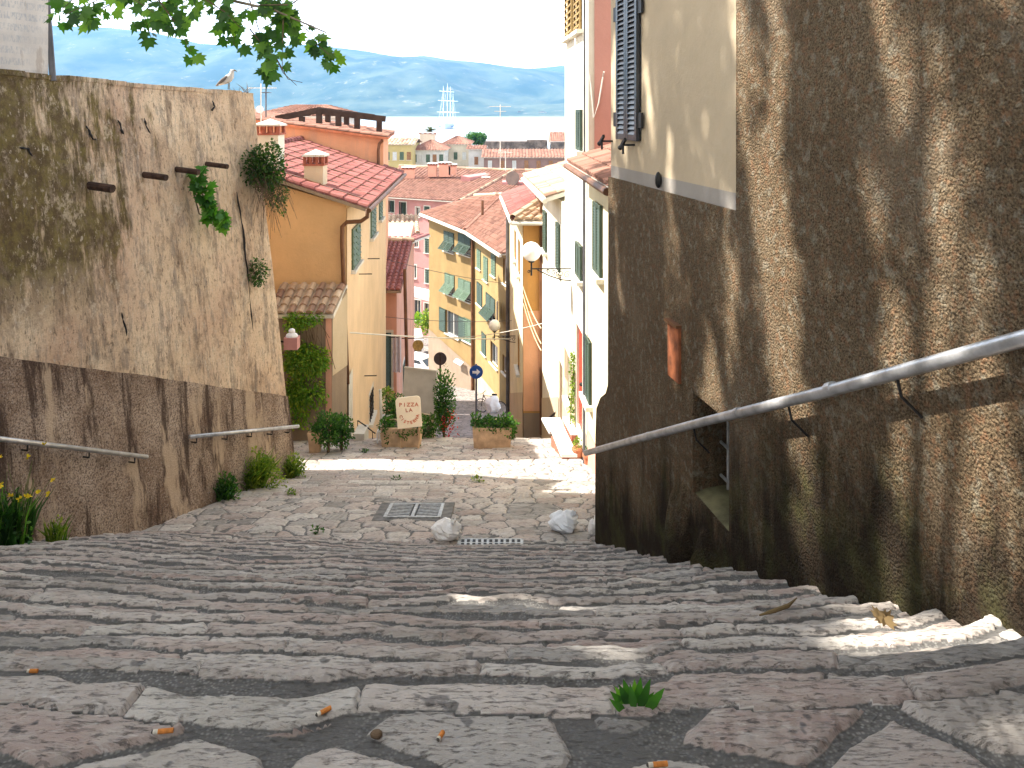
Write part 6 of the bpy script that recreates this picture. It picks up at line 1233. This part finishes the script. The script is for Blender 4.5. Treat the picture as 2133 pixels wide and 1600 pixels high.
g = MB(); hl_ = [(-9, 0, 6.5), (-7, -12, 7), (-5, -24, 8), (0, -32, 9), (5, -24, 8), (7, -12, 7), (8.5, 0, 6.5), (8.5, 22, 6.5), (6, 34, 8), (-6, 34, 8), (-9, 22, 6.5)]
n = len(hl_); g.add([o+V((x*.8, y, 0)) for x, y, z in hl_]+[o+V((x*1.15, y, z)) for x, y, z in hl_], [tuple(range(n)), tuple(range(2*n-1, n-1, -1))]+[(i, (i+1) % n, n+(i+1) % n, n+i) for i in range(n)]); g.build('hull', MT['shipw'], T)
g = MB(); g.box(o.x-9.6, o.x+9.4, o.y-8, o.y+28, o.z+3.0, o.z+4.2); g.build('blue_stripe', MT['shipb'], T)
for k, (y0, y1, w_, z0, z1) in enumerate(((-14, 24, 7.2, 7, 10), (-8, 18, 5.5, 10, 12.6), (2, 14, 4, 12.6, 15))): g = MB(); g.box(o.x-w_, o.x+w_, o.y+y0, o.y+y1, o.z+z0, o.z+z1); g.build('deckhouse', MT['ship'], T)
for k, (dx, yy, hh_) in enumerate(((-3, -18, 60), (1.5, -4, 64), (4.5, 10, 60), (7.5, 24, 50))):
    g = MB(); g.tube([o+V((dx, yy, 7)), o+V((dx, yy, hh_))], [.45, .2], 8); mo = g.build('mast', MT['ship'], T)
    for z_, w_ in ((24, 11), (40, 9), (53, 7)):
        if z_ > hh_-4: continue
        g = MB(); g.bar(o+V((dx-w_*.8, yy-1, z_)), o+V((dx+w_*.8, yy+1, z_-1)), .75); g.build('yard', MT['ship'], mo)
g = MB()
for a, b_ in (((-9, -30, 9), (-3, -18, 55)), ((-3, -18, 58), (1.5, -4, 30)), ((1.5, -4, 62), (9, 26, 8)), ((7.5, 24, 48), (12, 34, 8)), ((-9, -20, 8), (-3, -18, 50)), ((1.5, -4, 60), (-9, 0, 8)), ((4.5, 10, 58), (12, 20, 8))): g.bar(o+V(a), o+V(b_), .16)
g.build('rigging', MT['ship'], T)

# ================================================================ air between the hill town and the far shore
m = bpy.data.materials.new('haze'); m.use_nodes = True; nn_ = m.node_tree.nodes; nn_.clear(); out = nn_.new('ShaderNodeOutputMaterial'); pv = nn_.new('ShaderNodeVolumePrincipled'); m.node_tree.links.new(pv.outputs[0], out.inputs['Volume'])
pv.inputs['Density'].default_value = HZ; pv.inputs['Color'].default_value = (.19, .47, .92, 1); pv.inputs['Anisotropy'].default_value = 0.
if HZ > 0:
    mb = MB(); mb.box(-9000, 9000, -80, 8800, -32, 760); mb.build('haze', m, None, kind='stuff', label='pale blue air over the bay')
print('objects', len(bpy.data.objects), 'faces', sum(len(o.data.polygons) for o in bpy.data.objects if o.type == 'MESH'))
